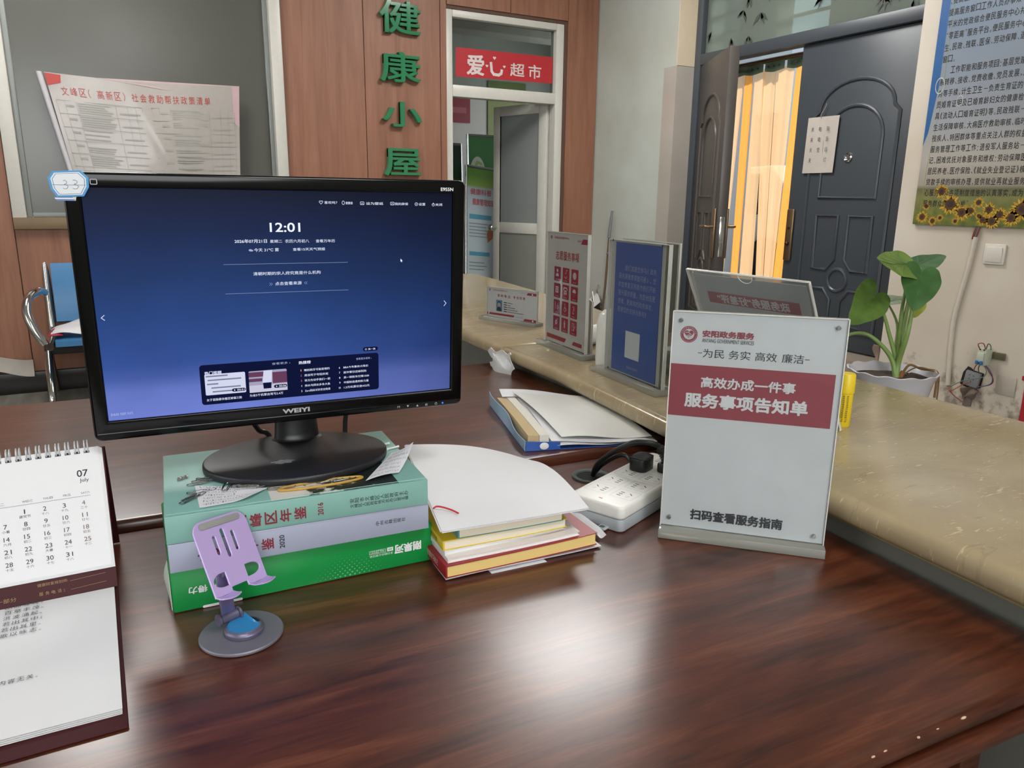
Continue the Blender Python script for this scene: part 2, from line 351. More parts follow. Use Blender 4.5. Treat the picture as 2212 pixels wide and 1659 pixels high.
# wall_back: wooden boards with narrow joints in front of plaster
mb = MB(); Y0, Y1 = 5.142, 5.33
for a, b_ in (((-3.2, Y0, FZ), (-.38, Y1, 3.05)), ((-.38, Y0, FZ), (1.147, Y1, 1.03)), ((-.38, Y0, 2.75), (1.147, Y1, 3.05)), ((1.147, Y0, FZ), (2.267, Y1, 3.05)), ((2.267, Y0, 2.433), (3.22, Y1, 3.05)), ((3.22, Y0, FZ), (3.52, Y1, 3.05))): mb.span(a, b_, mi=1)
def board(x0, x1, z0, z1): mb.span((x0 + .002, 5.13, z0), (x1 - .002, 5.1418, z1), .0015, 1)
for x0, x1, z0, z1 in ((-2.9, -2.3, .17, 3.05), (-2.3, -1.65, .17, 3.05), (-1.65, -1.0, .17, 3.05), (-1.0, -.382, .19, 3.05), (-.382, .2, .17, 1.03), (.2, .78, .17, 1.03), (.78, 1.149, .17, 1.03),
    (-.382, .4, 2.75, 3.05), (.4, 1.149, 2.75, 3.05), (1.149, 1.678, .17, 3.05), (1.678, 2.2165, .17, 3.05), (2.2165, 2.265, .17, 3.05), (2.265, 2.76, 2.455, 3.05), (2.76, 3.243, 2.455, 3.05), (3.243, 3.515, .17, 3.05)): board(x0, x1, z0, z1)
struct('wall_back', mb, [PANEL, mat('board_backing', '5a4336', .7)])
mb = MB()
for a, b_ in ((-3.2, 2.26), (3.25, 3.5)): mb.span((a, 5.118, FZ), (b_, 5.13, .168), .003)
struct('baseboard_back', mb, mat('black_skirting', '17130f', .3))
# a corner of the boarding has come loose and shows its white backing
mb = MB(); mb.surf(lambda u, v: (-.72 + .34 * u, 5.115 - .03 * u * v * v, .262 - .075 * v - .02 * u * v + .02 * math.sin(u * 5)), 16, 8, .004)
struct('trim_1', mb, mat('board_backing_white', 'a8a299', .6))
mb = MB().span((3.52, 4.21, FZ), (3.75, 5.33, 3.05)); struct('wall_right', mb, WALL_P)
mb = MB().span((3.52, -2.7, FZ), (3.75, 2.47, 3.05)).span((3.52, 2.47, 2.9), (3.75, 4.21, 3.05)); struct('wall_right_front', mb, WALL_R)
struct('wall_left', MB().span((-3.3, -2.7, FZ), (-3.15, 5.33, 3.05)), WALL_W)
struct('wall_front', MB().span((-3.2, -2.85, FZ), (3.75, -2.7, 3.05)), WALL_W)
# glossy oil paint on the reveal and on the corner next to the street door
mb = MB().prism([(3.512, 4.20), (3.512, 4.33), (3.519, 4.33), (3.519, 4.205), (3.705, 4.205), (3.705, 4.20)], FZ, 2.05, .003, 2)
struct('trim_2', mb, OIL)
mb = MB().span((3.512, 4.2, 2.052), (3.705, 4.207, 2.9)); struct('trim_3', mb, mat('lit_cream_oil_paint', 'd3c2a8', .35))  # reveal above the door leaf's shadow; light and shade put into the colours
struct('trim_4', MB().span((3.52, 2.475, FZ), (4.1, 4.198, .36), .01), mat('door_step_concrete', '85796d', .8, amt=.12, scale=12))
mb = MB().surf(lambda u, v: (3.515 - .006 * math.sin(7 * v), 2.472 + .025 * u + .012 * math.sin(9 * v) * u, .30 + .17 * v), 3, 14, .006)
struct('trim_5', mb, mat('peeling_brown', '8b7466', .6))

# ------------------------------------------------------------------ window_1: dark frosted pane in a white frame
t = thing('window_1', None, None, frame((.38, 5.13, 1.03))); t['kind'] = 'structure'
I = Matrix()
fr = MB()
for a, b_ in (((-.38, 5.10, 1.03), (-.312, 5.2, 2.75)), ((1.078, 5.10, 1.03), (1.147, 5.2, 2.75)), ((-.312, 5.10, 2.68), (1.078, 5.2, 2.75))): fr.span(a, b_, .006)
fr.build('window_frame', WHITE_AL, t, I)
fr = MB()
for a, b_ in (((-.312, 5.15, 1.05), (-.285, 5.19, 2.68)), ((1.052, 5.15, 1.05), (1.078, 5.19, 2.68)), ((-.285, 5.15, 1.05), (1.052, 5.19, 1.075)), ((-.285, 5.15, 2.65), (1.052, 5.19, 2.68))): fr.span(a, b_, .004)
fr.build('window_sash', mat('grey_aluminium', '8b8f8c', .3), t, I)
MB().span((-.29, 5.165, 1.07), (1.06, 5.171, 2.66)).build('pane', FROST, t, I)
MB().span((-.38, 5.095, .985), (1.147, 5.16, 1.05), .004).build('window_sill', mat('brown_sill', '79654a', .4), t, I)

# ------------------------------------------------------------------ door_1: white aluminium door into the next room
t = thing('door_1', None, None, frame((2.74, 5.16, FZ))); t['kind'] = 'structure'
fr = MB()
for a, b_ in (((2.267, 5.145, FZ), (2.315, 5.23, 2.432)), ((3.155, 5.145, FZ), (3.22, 5.23, 2.432)), ((2.315, 5.145, 2.385), (3.155, 5.23, 2.432)), ((2.315, 5.145, 1.872), (3.155, 5.23, 1.95))): fr.span(a, b_, .005)
fr.build('door_frame', WHITE_AL, t, I)
MB().span((2.315, 5.19, 1.95), (3.155, 5.196, 2.385)).build('transom_pane', clear('window_glass', 'dfe4e2', .02, .12), t, I)
LA = math.degrees(math.atan2(5.78 - 5.235, 2.98 - 3.15)); LM = frame((3.15, 5.235, FZ), LA)     # the leaf swings into the next room
Lw = .575
lf = MB()
for a, b_ in (((0, -.02, .02), (.08, .02, 1.85)), ((Lw - .075, -.02, .02), (Lw, .02, 1.85)), ((.08, -.02, 1.775), (Lw - .075, .02, 1.85)), ((.08, -.02, .86), (Lw - .075, .02, .945)), ((.08, -.02, .02), (Lw - .075, .02, .12))): lf.span(a, b_, .004)
leaf = lf.build('door_leaf', WHITE_AL, t, LM)
MB().span((.08, -.006, .945), (Lw - .075, .006, 1.775)).build('door_pane', mat('frosted_grey_glass', '868a88', .3, amt=.05, scale=4), leaf, LM)
MB().span((.08, -.01, .12), (Lw - .075, .01, .86)).build('lower_panel', mat('grey_door_panel', '85867f', .45), leaf, LM)
MB().cyl((Lw - .035, .02, .90), (Lw - .035, .06, .90), .012).sph((Lw - .035, .075, .90), .027).cyl((Lw - .035, -.02, .90), (Lw - .035, -.06, .90), .012).sph((Lw - .035, -.075, .90), .027).build('door_knob', CHROME, leaf, LM)

# ------------------------------------------------------------------ next room
struct('wall_back_annex', MB().span((1.4, 8.0, FZ), (5.2, 8.1, 3.0)), WALL_W)
struct('wall_left_annex', MB().span((1.3, 5.33, FZ), (1.4, 8.1, 3.0)), WALL_W)
struct('wall_right_annex', MB().span((5.2, 5.33, FZ), (5.3, 8.1, 3.0)), WALL_W)
struct('wall_front_annex', MB().span((3.76, 5.23, FZ), (5.3, 5.33, 3.0)), WALL_W)
struct('floor_annex', MB().span((3.9, 5.25, FZ - .1), (5.3, 8.2, FZ)), FLOOR)
mb = MB().span((1.3, 5.332, 3.0), (5.3, 8.1, 3.05))
for k in range(7): mb.span((1.4 + .6 * k, 5.34, 2.995), (1.412 + .6 * k, 8, 3.0), mi=1)
for k in range(5): mb.span((1.4, 5.5 + .6 * k, 2.995), (5.2, 5.512 + .6 * k, 3.0), mi=1)
struct('ceiling_annex', mb, [mat('ceiling_tile', 'a7a297', .8), mat('ceiling_grid', '6e6a62', .5)])
struct('trim_6', MB().span((1.4, 6.9, 2.7), (5.2, 7.15, 2.995), .01), mat('annex_beam', 'b7b2a8', .7))

# ------------------------------------------------------------------ door_2: dark grey double security door to the street
t = thing('door_2', None, None, frame((3.7, 3.4, .36))); t['kind'] = 'structure'
fr = MB()
for a, b_ in (((3.66, 4.145, .36), (3.75, 4.205, 2.9)), ((3.66, 2.475, .36), (3.75, 2.535, 2.9)), ((3.66, 2.535, 2.84), (3.75, 4.145, 2.9)), ((3.66, 2.535, 2.055), (3.75, 4.145, 2.125))): fr.span(a, b_, .006)
fr.build('door_frame', STEELBLUE, t, I)
m, nt, b, L = newmat('bamboo_frosted_glass'); nt.nodes.remove(b); out = nt.nodes['Material Output']
g1 = N(nt, 'BsdfTranslucent'); g1.inputs[0].default_value = S('b9c2ba'); g2 = N(nt, 'BsdfRefraction'); g2.inputs[0].default_value = S('c9d2cb'); g2.inputs['Roughness'].default_value = .16; g2.inputs['IOR'].default_value = 1.05
g3 = N(nt, 'BsdfDiffuse'); g3.inputs[0].default_value = S('9a9f95'); ms = N(nt, 'MixShader'); ms.inputs[0].default_value = .7; ms2 = N(nt, 'MixShader'); ms2.inputs[0].default_value = .3
L(g1.outputs[0], ms.inputs[1]); L(g2.outputs[0], ms.inputs[2]); L(ms.outputs[0], ms2.inputs[1]); L(g3.outputs[0], ms2.inputs[2]); L(ms2.outputs[0], out.inputs[0])
pane = MB().span((3.70, 2.535, 2.125), (3.706, 4.145, 2.84)).build('transom_pane', m, t, I)
mb = MB(); random.seed(3)
for _ in range(44):
    y, z = random.uniform(2.6, 4.1), random.uniform(2.16, 2.8)
    for k in range(random.randint(3, 6)):
        a = random.uniform(-2.6, -.5); l = random.uniform(.05, .09); c, s_ = math.cos(a), math.sin(a); wd = l * .14
        mb.flat([(3.694, y, z), (3.694, y + l * .4 * c - wd * s_, z + l * .4 * s_ + wd * c), (3.694, y + l * c, z + l * s_), (3.694, y + l * .4 * c + wd * s_, z + l * .4 * s_ - wd * c)])
mb.build('bamboo_print', mat('bamboo_grey', '474c45', .6), pane, I)
def door_relief(mb, W_, H_, M):      # raised mouldings of one leaf; local x across the leaf from its lock edge, local y up
    def rib(pts, r=.011, closed=True): mb.tube([(p[0], p[1], .0) for p in pts], r, 8, 0, closed, M=M)
    a0, a1 = .17 * W_, .86 * W_; c = (a0 + a1) / 2; hw = (a1 - a0) / 2
    def arch(x0, x1, y0, ys, top, n=14): return [(x0, y0), (x0, ys)] + [((x0 + x1) / 2 - (x1 - x0) / 2 * math.cos(PI * k / n), ys + top * math.sin(PI * k / n)) for k in range(1, n)] + [(x1, ys), (x1, y0)]
    sh = .035
    rib([(a0, .10), (a0, 1.28), (a0 + sh, 1.31)] + [(c - (hw - sh) * math.cos(PI * k / 14), 1.31 + .15 * math.sin(PI * k / 14)) for k in range(1, 14)] + [(a1 - sh, 1.31), (a1, 1.28), (a1, .10)])
    b0, b1 = a0 + .085, a1 - .085
    rib(arch(b0, b1, .84, 1.16, .165))
    e = .05; xl, xr = (b0, c - .035), (c + .035, b1)
    rib([(xl[0], .44), (xl[1] - e, .44), (xl[1], .50), (xl[1], .74), (xl[0], .74)])
    rib([(xr[1], .44), (xr[0] + e, .44), (xr[0], .50), (xr[0], .74), (xr[1], .74)])
    rib([(xl[0], .13), (xl[1], .13), (xl[1], .27), (xl[1] - e, .33), (xl[0], .33)])
    rib([(xr[1], .13), (xr[0], .13), (xr[0], .27), (xr[0] + e, .33), (xr[1], .33)])
    rib([(c + .062 * math.cos(2 * PI * k / 20), .385 + .062 * math.sin(2 * PI * k / 20)) for k in range(20)])
def leafset(M, W_, H_, flip=1):
    mb = MB().box((W_ / 2, H_ / 2, -.03), (W_, H_, .06), .004, M=M)
    door_relief(mb, W_, H_, M)
    return mb
# leaf that stays shut: local x runs from its free edge towards the hinge (towards the camera side)
RM = frame((3.69, 3.315, .37), ex=(0, -1, 0), up=(0, 0, 1))
lf = leafset(RM, .775, 1.682).build('door_leaf', STEELBLUE, t, I); WM[lf.name] = I
mb = MB().box((.033, .62, .008), (.052, .305, .016), .007, 3, M=RM); esc = mb.build('lock_plate', BRASS, lf, I)
mb = MB(); mb.sph(RM @ Vector((.033, .57, .02)), .014).cyl(RM @ Vector((.033, .66, .016)), RM @ Vector((.033, .66, .019)), .008); mb.build('keyhole', mat('dark_brass', '4a3c2e', .4, metal=.8), esc, I)
mb = MB().lathe([(.012, 0), (.026, 0), (.026, .006), (.02, .012), (.013, .010), (.012, .004)], 24, M=RM @ Matrix.Translation((.385, 1.055, 0))).build('peephole', CHROME, lf, I)
# leaf that stands open into the hall
e = Vector((3.335, 3.53, 0)) - Vector((3.668, 4.14, 0)); Wl = e.length; e.normalize()
OM = frame((3.668, 4.14, .37), ex=e, up=(0, 0, 1))      # faces away from the street
lf2 = MB().box((Wl / 2, .841, -.03), (Wl, 1.682, .06), .004, M=OM)
door_relief(lf2, Wl, 1.682, OM @ Matrix.Translation((0, 0, -.06))); door_relief(lf2, Wl, 1.682, OM)
lf2 = lf2.build('door_leaf', mat('open_door_paint', '4a4541', .34, amt=.06, scale=6), t, I)
for sd, zz in ((1, .008), (-1, -.068)):
    MB().box((Wl - .045, .62, zz), (.045, .30, .016), .006, 3, M=OM).build('lock_plate', BRASS, lf2, I)
    MB().tube([OM @ Vector(p) for p in ((Wl - .045, .66, zz), (Wl - .045, .66, zz + sd * .045), (Wl - .06, .662, zz + sd * .055), (Wl - .16, .66, zz + sd * .055))], .0085, 10, sub=4).build('door_handle', BRASS, lf2, I)
MB().box((Wl + .001, .60, -.03), (.004, .24, .03), .001, M=OM).build('lock_case', CHROME, lf2, I)

# ------------------------------------------------------------------ outside
struct('ground_outside', MB().span((3.9, -6, .1), (16, 16, .30)), mat('sunlit_concrete', 'b9b2a5', .9, amt=.1, scale=3))
mb = MB().span((9.5, -6, .3), (10.2, 16, 3.5))
for k in range(6): mb.span((9.42, 3.2 + 1.9 * k, 1.2), (9.5, 4.1 + 1.9 * k, 2.5), mi=1)
for k in range(6): mb.span((9.40, 2.75 + 1.9 * k, .3), (9.5, 2.95 + 1.9 * k, 3.5), mi=2)
struct('wall_outside', mb, [mat('facade_cream', 'c9c4b5', .8), mat('facade_window', '3a4446', .2), mat('facade_pilaster', 'e0ddd4', .8)])
# boards and bars added outside to band the light in the frosted pane
mb = MB()
for a, b_ in ((3.66, 4.09), (2.74, 3.36)): mb.span((3.93, a, 2.13), (3.96, b_, 3.0))
for k in range(7):
    for a, b_ in ((4.10, 4.50), (3.37, 3.65), (2.4, 2.73)): mb.span((3.935, a, 2.16 + .125 * k), (3.95, b_, 2.178 + .125 * k))
struct('trim_7', mb, mat('transom_light_mask', '8d9184', .7))
# a white scooter-like car seen through the gap between the curtain strips
t = thing('parked_car', 'small white car parked in the street beyond the strip curtain', 'car', frame((6.3, 5.9, .30), 80))
body = MB().prism([(-1.5, .25), (1.5, .25), (1.55, .62), (1.0, .72), (.62, 1.18), (-.9, 1.2), (-1.45, .74)], -.72, .72, .05, M=frame((0, 0, 0), ex=(1, 0, 0), up=(0, 0, 1))).build('car_body', mat('white_car_paint', 'dcdcdc', .2), t)
MB().prism([(-.85, .76), (.82, .76), (.55, 1.12), (-.8, 1.13)], -.73, .73, .01, M=frame((0, 0, 0), ex=(1, 0, 0), up=(0, 0, 1))).build('car_window', mat('car_glass', '20262a', .1), t)
for x in (-.95, .95):
    for y in (-.68, .68): MB().cyl((x, y - .09, .28), (x, y + .09, .28), .28, n=28, bev=.03).build('wheel', mat('tyre', '1a1a1b', .7), t)
# ceiling lamps: two lit panels in the hall
for i, (x, y, wd, ln) in enumerate(((2.4, 3.28, .8, .95), (-.14, 3.95, .66, .9), (.6, -.6, .7, .7))):
    t = thing('ceiling_lamp', ['square white ceiling lamp near the street door', 'square white ceiling lamp in front of the frosted window', 'square white ceiling lamp above the desk chair side'][i], 'lamp', frame((x, y, 3.05)), group='ceiling lamps of the hall')
    MB().box((0, 0, -.02), (wd + .04, ln + .04, .04), .004).build('lamp_frame', WHITE_AL, t)
    MB().box((0, 0, -.042), (wd, ln, .006)).build('diffuser', emit('lamp_diffuser', 'fffdfa', 18.0), t)
# ------------------------------------------------------------------ desks
DZ = .75
DM = frame((0, 0, 0), -3.0)
t = thing('desk', 'dark red-brown glossy wooden desk with moulded front edge, carrying the monitor', 'desk', DM)
mb = MB().prism([(-.95, .350), (.8115, .350), (.8345, 1.072), (-.95, 1.072)], DZ - .026, DZ, .0125, 5)
mb.build('desktop', DESK, t)
MB().prism([(-.945, .3455), (.8075, .3455), (.8305, 1.068), (-.945, 1.068)], DZ - .052, DZ - .029, .010, 4).build('edge_moulding', DESK, t)
MB().span((-.90, .40, DZ - .12), (.79, .43, DZ - .053), .003).build('front_apron', DESK, t)
MB().span((-.90, .985, FZ), (.80, 1.01, DZ - .053), .003).build('modesty_panel', DESK, t)
MB().span((.17, .41, FZ + .08), (.58, .98, DZ - .075), .006).build('drawer_unit', mat('dark_brown_wood', '2a1b15', .35), t)
for k, z in enumerate((.14, .33, .50)):
    d = MB().span((.18, .395, z), (.57, .412, z + .155), .004).build('drawer', mat('dark_brown_wood', '2a1b15', .35), t)
    MB().tube([(.33, .394, z + .08), (.33, .375, z + .08), (.42, .375, z + .08), (.42, .394, z + .08)], .005, 8).build('drawer_handle', CHROME, d, W(t))
for x in (-.9, .75): MB().span((x, .42, FZ), (x + .035, .98, DZ - .053), .003).build('side_panel', DESK, t)
# small chips in the varnish of the front edge
mb = MB(); random.seed(5)
for x in (.40, .452, .47, .505, .52, .56, .585, .62, .36, .66): mb.sph((x, .3525 - random.random() * .001, DZ - .0045 - random.random() * .004), .0008 + .0009 * random.random(), (1 + random.random() * 1.5, .8, .7), n=7)
mb.build('varnish_chip', mat('bare_wood_chip', 'b59f83', .8), t)
GX, GY = .672, .957      # cable hole
mb = MB().ring(0, 0, .0, .024, .0008).lathe([(.031, 0), (.031, .003), (.028, .004), (.0245, .003), (.0235, .001)], 40)
gm = W(t).inverted() @ Matrix.Translation((GX, GY, DZ)); mb2 = MB().lathe([(.031, .0001), (.031, .003), (.028, .0042), (.0245, .003), (.0235, .0006)], 40, M=gm)
gr = mb2.build('cable_grommet', mat('grey_grommet', '4d5552', .3), t)
MB().disc(gm.translation.x, gm.translation.y, .0235, DZ + .0007).build('cable_hole', mat('hole_black', '0a0a0a', .9), gr, W(t)); mb.bm.free()
RZ = DZ + .012
t = thing('desk', 'second dark wooden desk joined behind the first, reaching in under the marble counter', 'desk', DM)
MB().prism([(-.95, 1.076), (.8385, 1.076), (.856, 1.50), (.838, 1.81), (-.95, 1.81)], RZ - .028, RZ, .009, 4).build('desktop', DESK, t)
MB().prism([(-.945, 1.0775), (.8345, 1.0775), (.850, 1.50), (.834, 1.805), (-.945, 1.805)], RZ - .06, RZ - .03, .009, 4).build('edge_moulding', DESK, t)
MB().span((-.92, 1.77, FZ), (.82, 1.795, RZ - .061), .003).build('back_panel', DESK, t)
for x in (-.92, .78): MB().span((x, 1.10, FZ), (x + .035, 1.765, RZ - .061), .003).build('side_panel', DESK, t)

# ------------------------------------------------------------------ marble counter
CZ = .82
t = thing('reception_counter', 'long tan marble counter beside the dark desks with rounded edge', 'counter', frame((1.15, 1.2, FZ)))
inner = [(.785, .12), (.7994, .3671), (.8151, .6173), (.8356, .9836), (.8813, 1.4092), (.889, 1.684)]
outer = [(1.435, 1.684), (1.427, 1.0611), (1.418, .8832), (1.4096, .6939), (1.39, .12)]
MB().prism(inner + outer, CZ - .036, CZ, .015, 4).build('countertop', MARBLE, t, I)
MB().prism([(.889, 1.6855), (.90, 1.9416), (.935, 2.5), (1.0, 3.44), (1.666, 3.44), (1.6197, 2.9994), (1.5713, 2.5825), (1.5305, 2.2109), (1.5112, 2.1322), (1.46, 1.85), (1.435, 1.6855)], CZ - .036, CZ, .015, 4).build('countertop', MARBLE, t, I)
pi_ = [(.835, .14), (.8424, .3786), (.8544, .5432), (.868, .75), (.905, 1.1), (.945, 1.5), (.95, 1.75)]
m, nt, b, L = newmat('counter_tile'); tc = N(nt, 'TexCoord'); bk = N(nt, 'TexBrick'); bk.offset = 0; bk.inputs['Scale'].default_value = 1; bk.inputs['Brick Width'].default_value = .13; bk.inputs['Row Height'].default_value = .3; bk.inputs['Mortar Size'].default_value = .0015
mpp = N(nt, 'Mapping'); mpp.inputs['Rotation'].default_value = (PI / 2, 0, PI / 2); L(tc.outputs['Object'], mpp.inputs[0]); L(mpp.outputs[0], bk.inputs['Vector'])
bk.inputs['Color1'].default_value = S('6f6e66'); bk.inputs['Color2'].default_value = S('67675f'); bk.inputs['Mortar'].default_value = S('4a4a45'); L(bk.outputs[0], b.inputs['Base Color']); b.inputs['Roughness'].default_value = .35
MB().prism(pi_ + [(1.25, 1.75), (1.22, .14)], FZ, CZ - .052).build('counter_body', m, t, I)
MB().prism([(.97, 1.755), (.985, 2.4), (1.03, 3.4), (1.4, 3.4), (1.32, 2.4), (1.25, 1.755)], FZ, CZ - .052).build('counter_body', mat('counter_body_grey', '6f6f68', .5), t, I)
MB().prism([(p[0] - .006, p[1]) for p in pi_] + [(1.255, 1.75), (1.225, .14)], CZ - .0515, CZ - .0365).build('batten', mat('yellowed_batten', '8c7a4c', .6), t, I)
MB().prism([(.962, 1.755), (.98, 2.4), (1.02, 3.4), (1.4, 3.4), (1.32, 2.4), (1.25, 1.755)], CZ - .0515, CZ - .0365).build('batten', mat('yellowed_batten', '8c7a4c', .6), t, I)
# crumpled white packing tape at the stone joint
random.seed(11)
mb = MB().surf(lambda u, v: (.872 + .006 * math.sin(6 * u + 2 * v) - .008 * u, 1.60 + .10 * u + .01 * math.sin(9 * v), CZ - .004 - .062 * v - .012 * math.sin(5 * u) * v + .004 * math.sin(17 * u + 11 * v)), 12, 12, .0012)
tag(mb.build('packing_tape', mat('white_tape', 'c9cac8', .3, bump=.3, bscale=90)), 'crumpled white packing tape stuck at the joint of the marble counter', 'tape')

# ------------------------------------------------------------------ books under the monitor
RMx = upright((.0341, .8160, DZ), -2.08)
t = thing('paper_ream', 'green wrapped ream of copy paper at the bottom under the monitor', 'paper ream', frame((.0341, .8160, DZ), -2.08))
GREEN = mat('green_wrapper', '12863f', .28, amt=.08, scale=14, bump=.25, bscale=25); 
MB().span((0, 0, .0003), (.297, .210, .0498), .0025).build('wrapper', GREEN, t)
mb = MB(); z = .0004
mb.text('得力', .0168, .0196, .036, .0280, z, 0, .02, 180).ring(.049, .0238, .0030, .0052, z).line([(.0505, .0238), (.047, .0238)], .0016, z)
mb.text('刚果河', .2475, .0187, .2817, .0305, z, 0, .03, 180)
mb.text('多功能办公复印纸', .2168, .0198, .2456, .0229, z, 0, 0, 180)
mb.line([(.2168, .0242), (.2365, .0242), (.2365, .0283), (.2168, .0283)], .0004, z, closed=True).text('No.ZF221', .2185, .0250, .2345, .0276, z, 0, 0, 180).rect(.2385, .0242, .2460, .0290, z).text('A4', .2400, .0252, .2446, .0280, z + .0002, 1, .01, 180)
for r in range(9):
    for c in range(16):
        k = 1 - abs(c - 8) / 10; rad = .00125 * k * (1 - r / 11)
        if rad > .0002: mb.disc(.146 + .0058 * c + .0029 * (r % 2), .004 + .0032 * r, rad, z, 2, 10)
mb.flat(rr(.0295, .0006, .071, .0036, .0014), .0004)
mb.build('lettering', [WHITEINK, GREEN, mat('pale_green_dots', '5fae6e', .5)], t, RMx)
# a torn flap of wrapper at one end
mb = MB().surf(lambda u, v: (-.0012 - .0045 * u * math.sin(PI * v * .9), .002 + .05 * u, .040 - .036 * v), 8, 8, .0006); mb.build('torn_flap', [mat('wrapper_white', 'b9c7b9', .5)], t)
def book(name, label, M, L_, D_, H_, cov, pages, group=None, cat='book', bev=.0015):
    t = thing(name, label, cat, M, group)
    MB().span((.003, .004, .0028), (L_ - .003, D_ - .003, H_ - .0028)).build('page_block', pages, t)
    MB().span((0, 0, 0), (L_, D_, .0026), .001).span((0, 0, H_ - .0026), (L_, D_, H_), .001).span((0, 0, 0), (L_, .0032, H_), .0014).build('cover', cov, t)
    return t
PAGES = mat('page_edges', 'd6d2c4', .8, amt=.1, scale=9, stretch=(.02, .02, 60)); YPAGES = mat('yellow_page_edges', 'd9bd77', .8, amt=.08, scale=9, stretch=(.02, .02, 60))
LM_ = frame((.0347, .8112, DZ + .0500), -3.6)
t = book('yearbook', 'pale lavender-grey hardback between the green ream and the teal book', LM_, .2872, .2105, .0322, mat('lavender_cover', '9a9fb2', .45), PAGES, 'hardbacks under the monitor')
DR = mat('dark_red_foil', '7c2230', .45); DK = mat('spine_black', '23242c', .5)
mb = MB(); mb.spine('文峰区', .037, .090, .0088, .0222, .0004, 0, .02, .15).spine('年鉴', .0795, .1078, .0088, .0224, .0004, 0, .02, .15).text('2020', .1129, .0076, .1181, .0232, .0004, 1, .015, 90)
mb = MB(); mb.spine('文峰区年鉴', .0265, .1080, .0086, .0224, .0004, 0, .015, .2).text('2020', .1127, .0076, .1182, .0232, .0004, 1, .012, 90).spine('中州古籍出版社', .2215, .2578, .0150, .0200, .0004, 1, 0, .14)
mb.build('lettering', [DR, DK], t, upright((.0347, .8112, DZ + .05), -3.6))
TM = frame((.0343, .8124, DZ + .0824), -4.15); TZ = DZ + .1134
TEAL = mat('teal_cover', '7ba79d', .42, amt=.05, scale=7)
t = book('yearbook', 'pale teal hardback lying directly under the monitor foot', TM, .2868, .2110, .0310, TEAL, PAGES, 'hardbacks under the monitor')
mb = MB(); mb.spine('文峰区年鉴', .0665, .1450, .0060, .0212, .0004, 0, .015, .18).text('2016', .1566, .0074, .1630, .0222, .0004, 0, .012, 90)
mb.spine('安阳市文峰区人民政府主办', .1925, .2624, .0160, .0213, .0004, 1, 0, .14).spine('文峰区人民政府地方志办公室主编', .1930, .2623, .0100, .0146, .0004, 1, 0, .1)
mb.build('lettering', [DR, DK], t, upright((.0343, .8124, DZ + .0824), -4.15))
mb = MB(); mb.tube([(.002, .006, .0312), (.285, .006, .0312)], .0006, 6); mb.tube([(.002, .0075, .0310), (.285, .0075, .0310)], .0004, 6, 1)
mb.build('hinge_crease', [TEAL, mat('teal_crease', '6a958c', .5)], t)
m, nt, b, L = newmat('cover_photo'); tc = N(nt, 'TexCoord'); n1 = N(nt, 'TexNoise'); n1.inputs['Scale'].default_value = 38; n1.inputs['Detail'].default_value = 9; n1.inputs['Roughness'].default_value = .75; L(tc.outputs['Object'], n1.inputs['Vector'])
sp = N(nt, 'SeparateXYZ'); L(tc.outputs['Object'], sp.inputs[0]); ma = N(nt, 'MapRange'); ma.inputs['From Min'].default_value = .13; ma.inputs['From Max'].default_value = .25; ma.inputs['To Min'].default_value = .1; ma.inputs['To Max'].default_value = -.22
L(sp.outputs['X'], ma.inputs[0]); ad = N(nt, 'Math', operation='ADD'); L(n1.outputs['Fac'], ad.inputs[0]); L(ma.outputs[0], ad.inputs[1]); r = ramp(nt, [(.44, '16201a'), (.47, '3c5044'), (.5, 'c9c6bd'), (.8, 'd2cfc6')]); L(ad.outputs[0], r.inputs[0]); L(r.outputs[0], b.inputs['Base Color']); b.inputs['Roughness'].default_value = .4
MB().rect(.108, .003, .252, .10, .03135).build('cover_picture', m, t)

# ------------------------------------------------------------------ monitor
o_ = Vector((.1981, .9197, 1.0672)); e_ = Vector((.9979, -.0643, -.0021)); u_ = Vector((-.0016, -.0577, .9983))
MM = frame(o_, ex=e_, up=u_)
t = thing('monitor', 'black widescreen computer monitor on an oval foot, standing on stacked books', 'monitor', frame((.199, .926, TZ), -3.7))
GLOSS = mat('gloss_black', '030304', .14, spec=.28)
hole = [(-.2045, -.1285), (-.2045, .1285), (.2055, .1285), (.2055, -.1285)]
MB().prism(rr(-.2205, -.151, .2215, .144, .008), -.012, .004, .003, 3, holes=[hole]).build('bezel', GLOSS, t, MM)
MB().prism(rr(-.219, -.149, .220, .1425, .008), -.045, -.0122, .01, 3).prism(rr(-.13, -.11, .13, .10, .02), -.062, -.045, .008, 2).build('back_shell', BLACKP, t, MM)
MB().tube([(-.217, -.1425, .0035), (.218, -.1435, .0035)], .0011, 8).build('chin_ridge', GLOSS, t, MM)
m, nt, b, L = newmat('screen_picture'); tc = N(nt, 'TexCoord'); sp = N(nt, 'SeparateXYZ'); L(tc.outputs['Object'], sp.inputs[0])
mr = N(nt, 'MapRange'); mr.inputs['From Min'].default_value = -.1285; mr.inputs['From Max'].default_value = .1285; L(sp.outputs['Y'], mr.inputs[0])
r = ramp(nt, [(0, '6f7fd0'), (.12, '6376c2'), (.18, '465da6'), (.24, '335096'), (.42, '274684'), (.62, '1d3666'), (.82, '14244a'), (1, '0c142b')]); L(mr.outputs[0], r.inputs[0])
mr2 = N(nt, 'MapRange'); mr2.inputs['From Min'].default_value = -.02; mr2.inputs['From Max'].default_value = .21; L(sp.outputs['X'], mr2.inputs[0])
r2 = ramp(nt, [(0, 'ffffff'), (1, '8d939f')]); L(mr2.outputs[0], r2.inputs[0]); mx = N(nt, 'Mix', data_type='RGBA', blend_type='MULTIPLY')
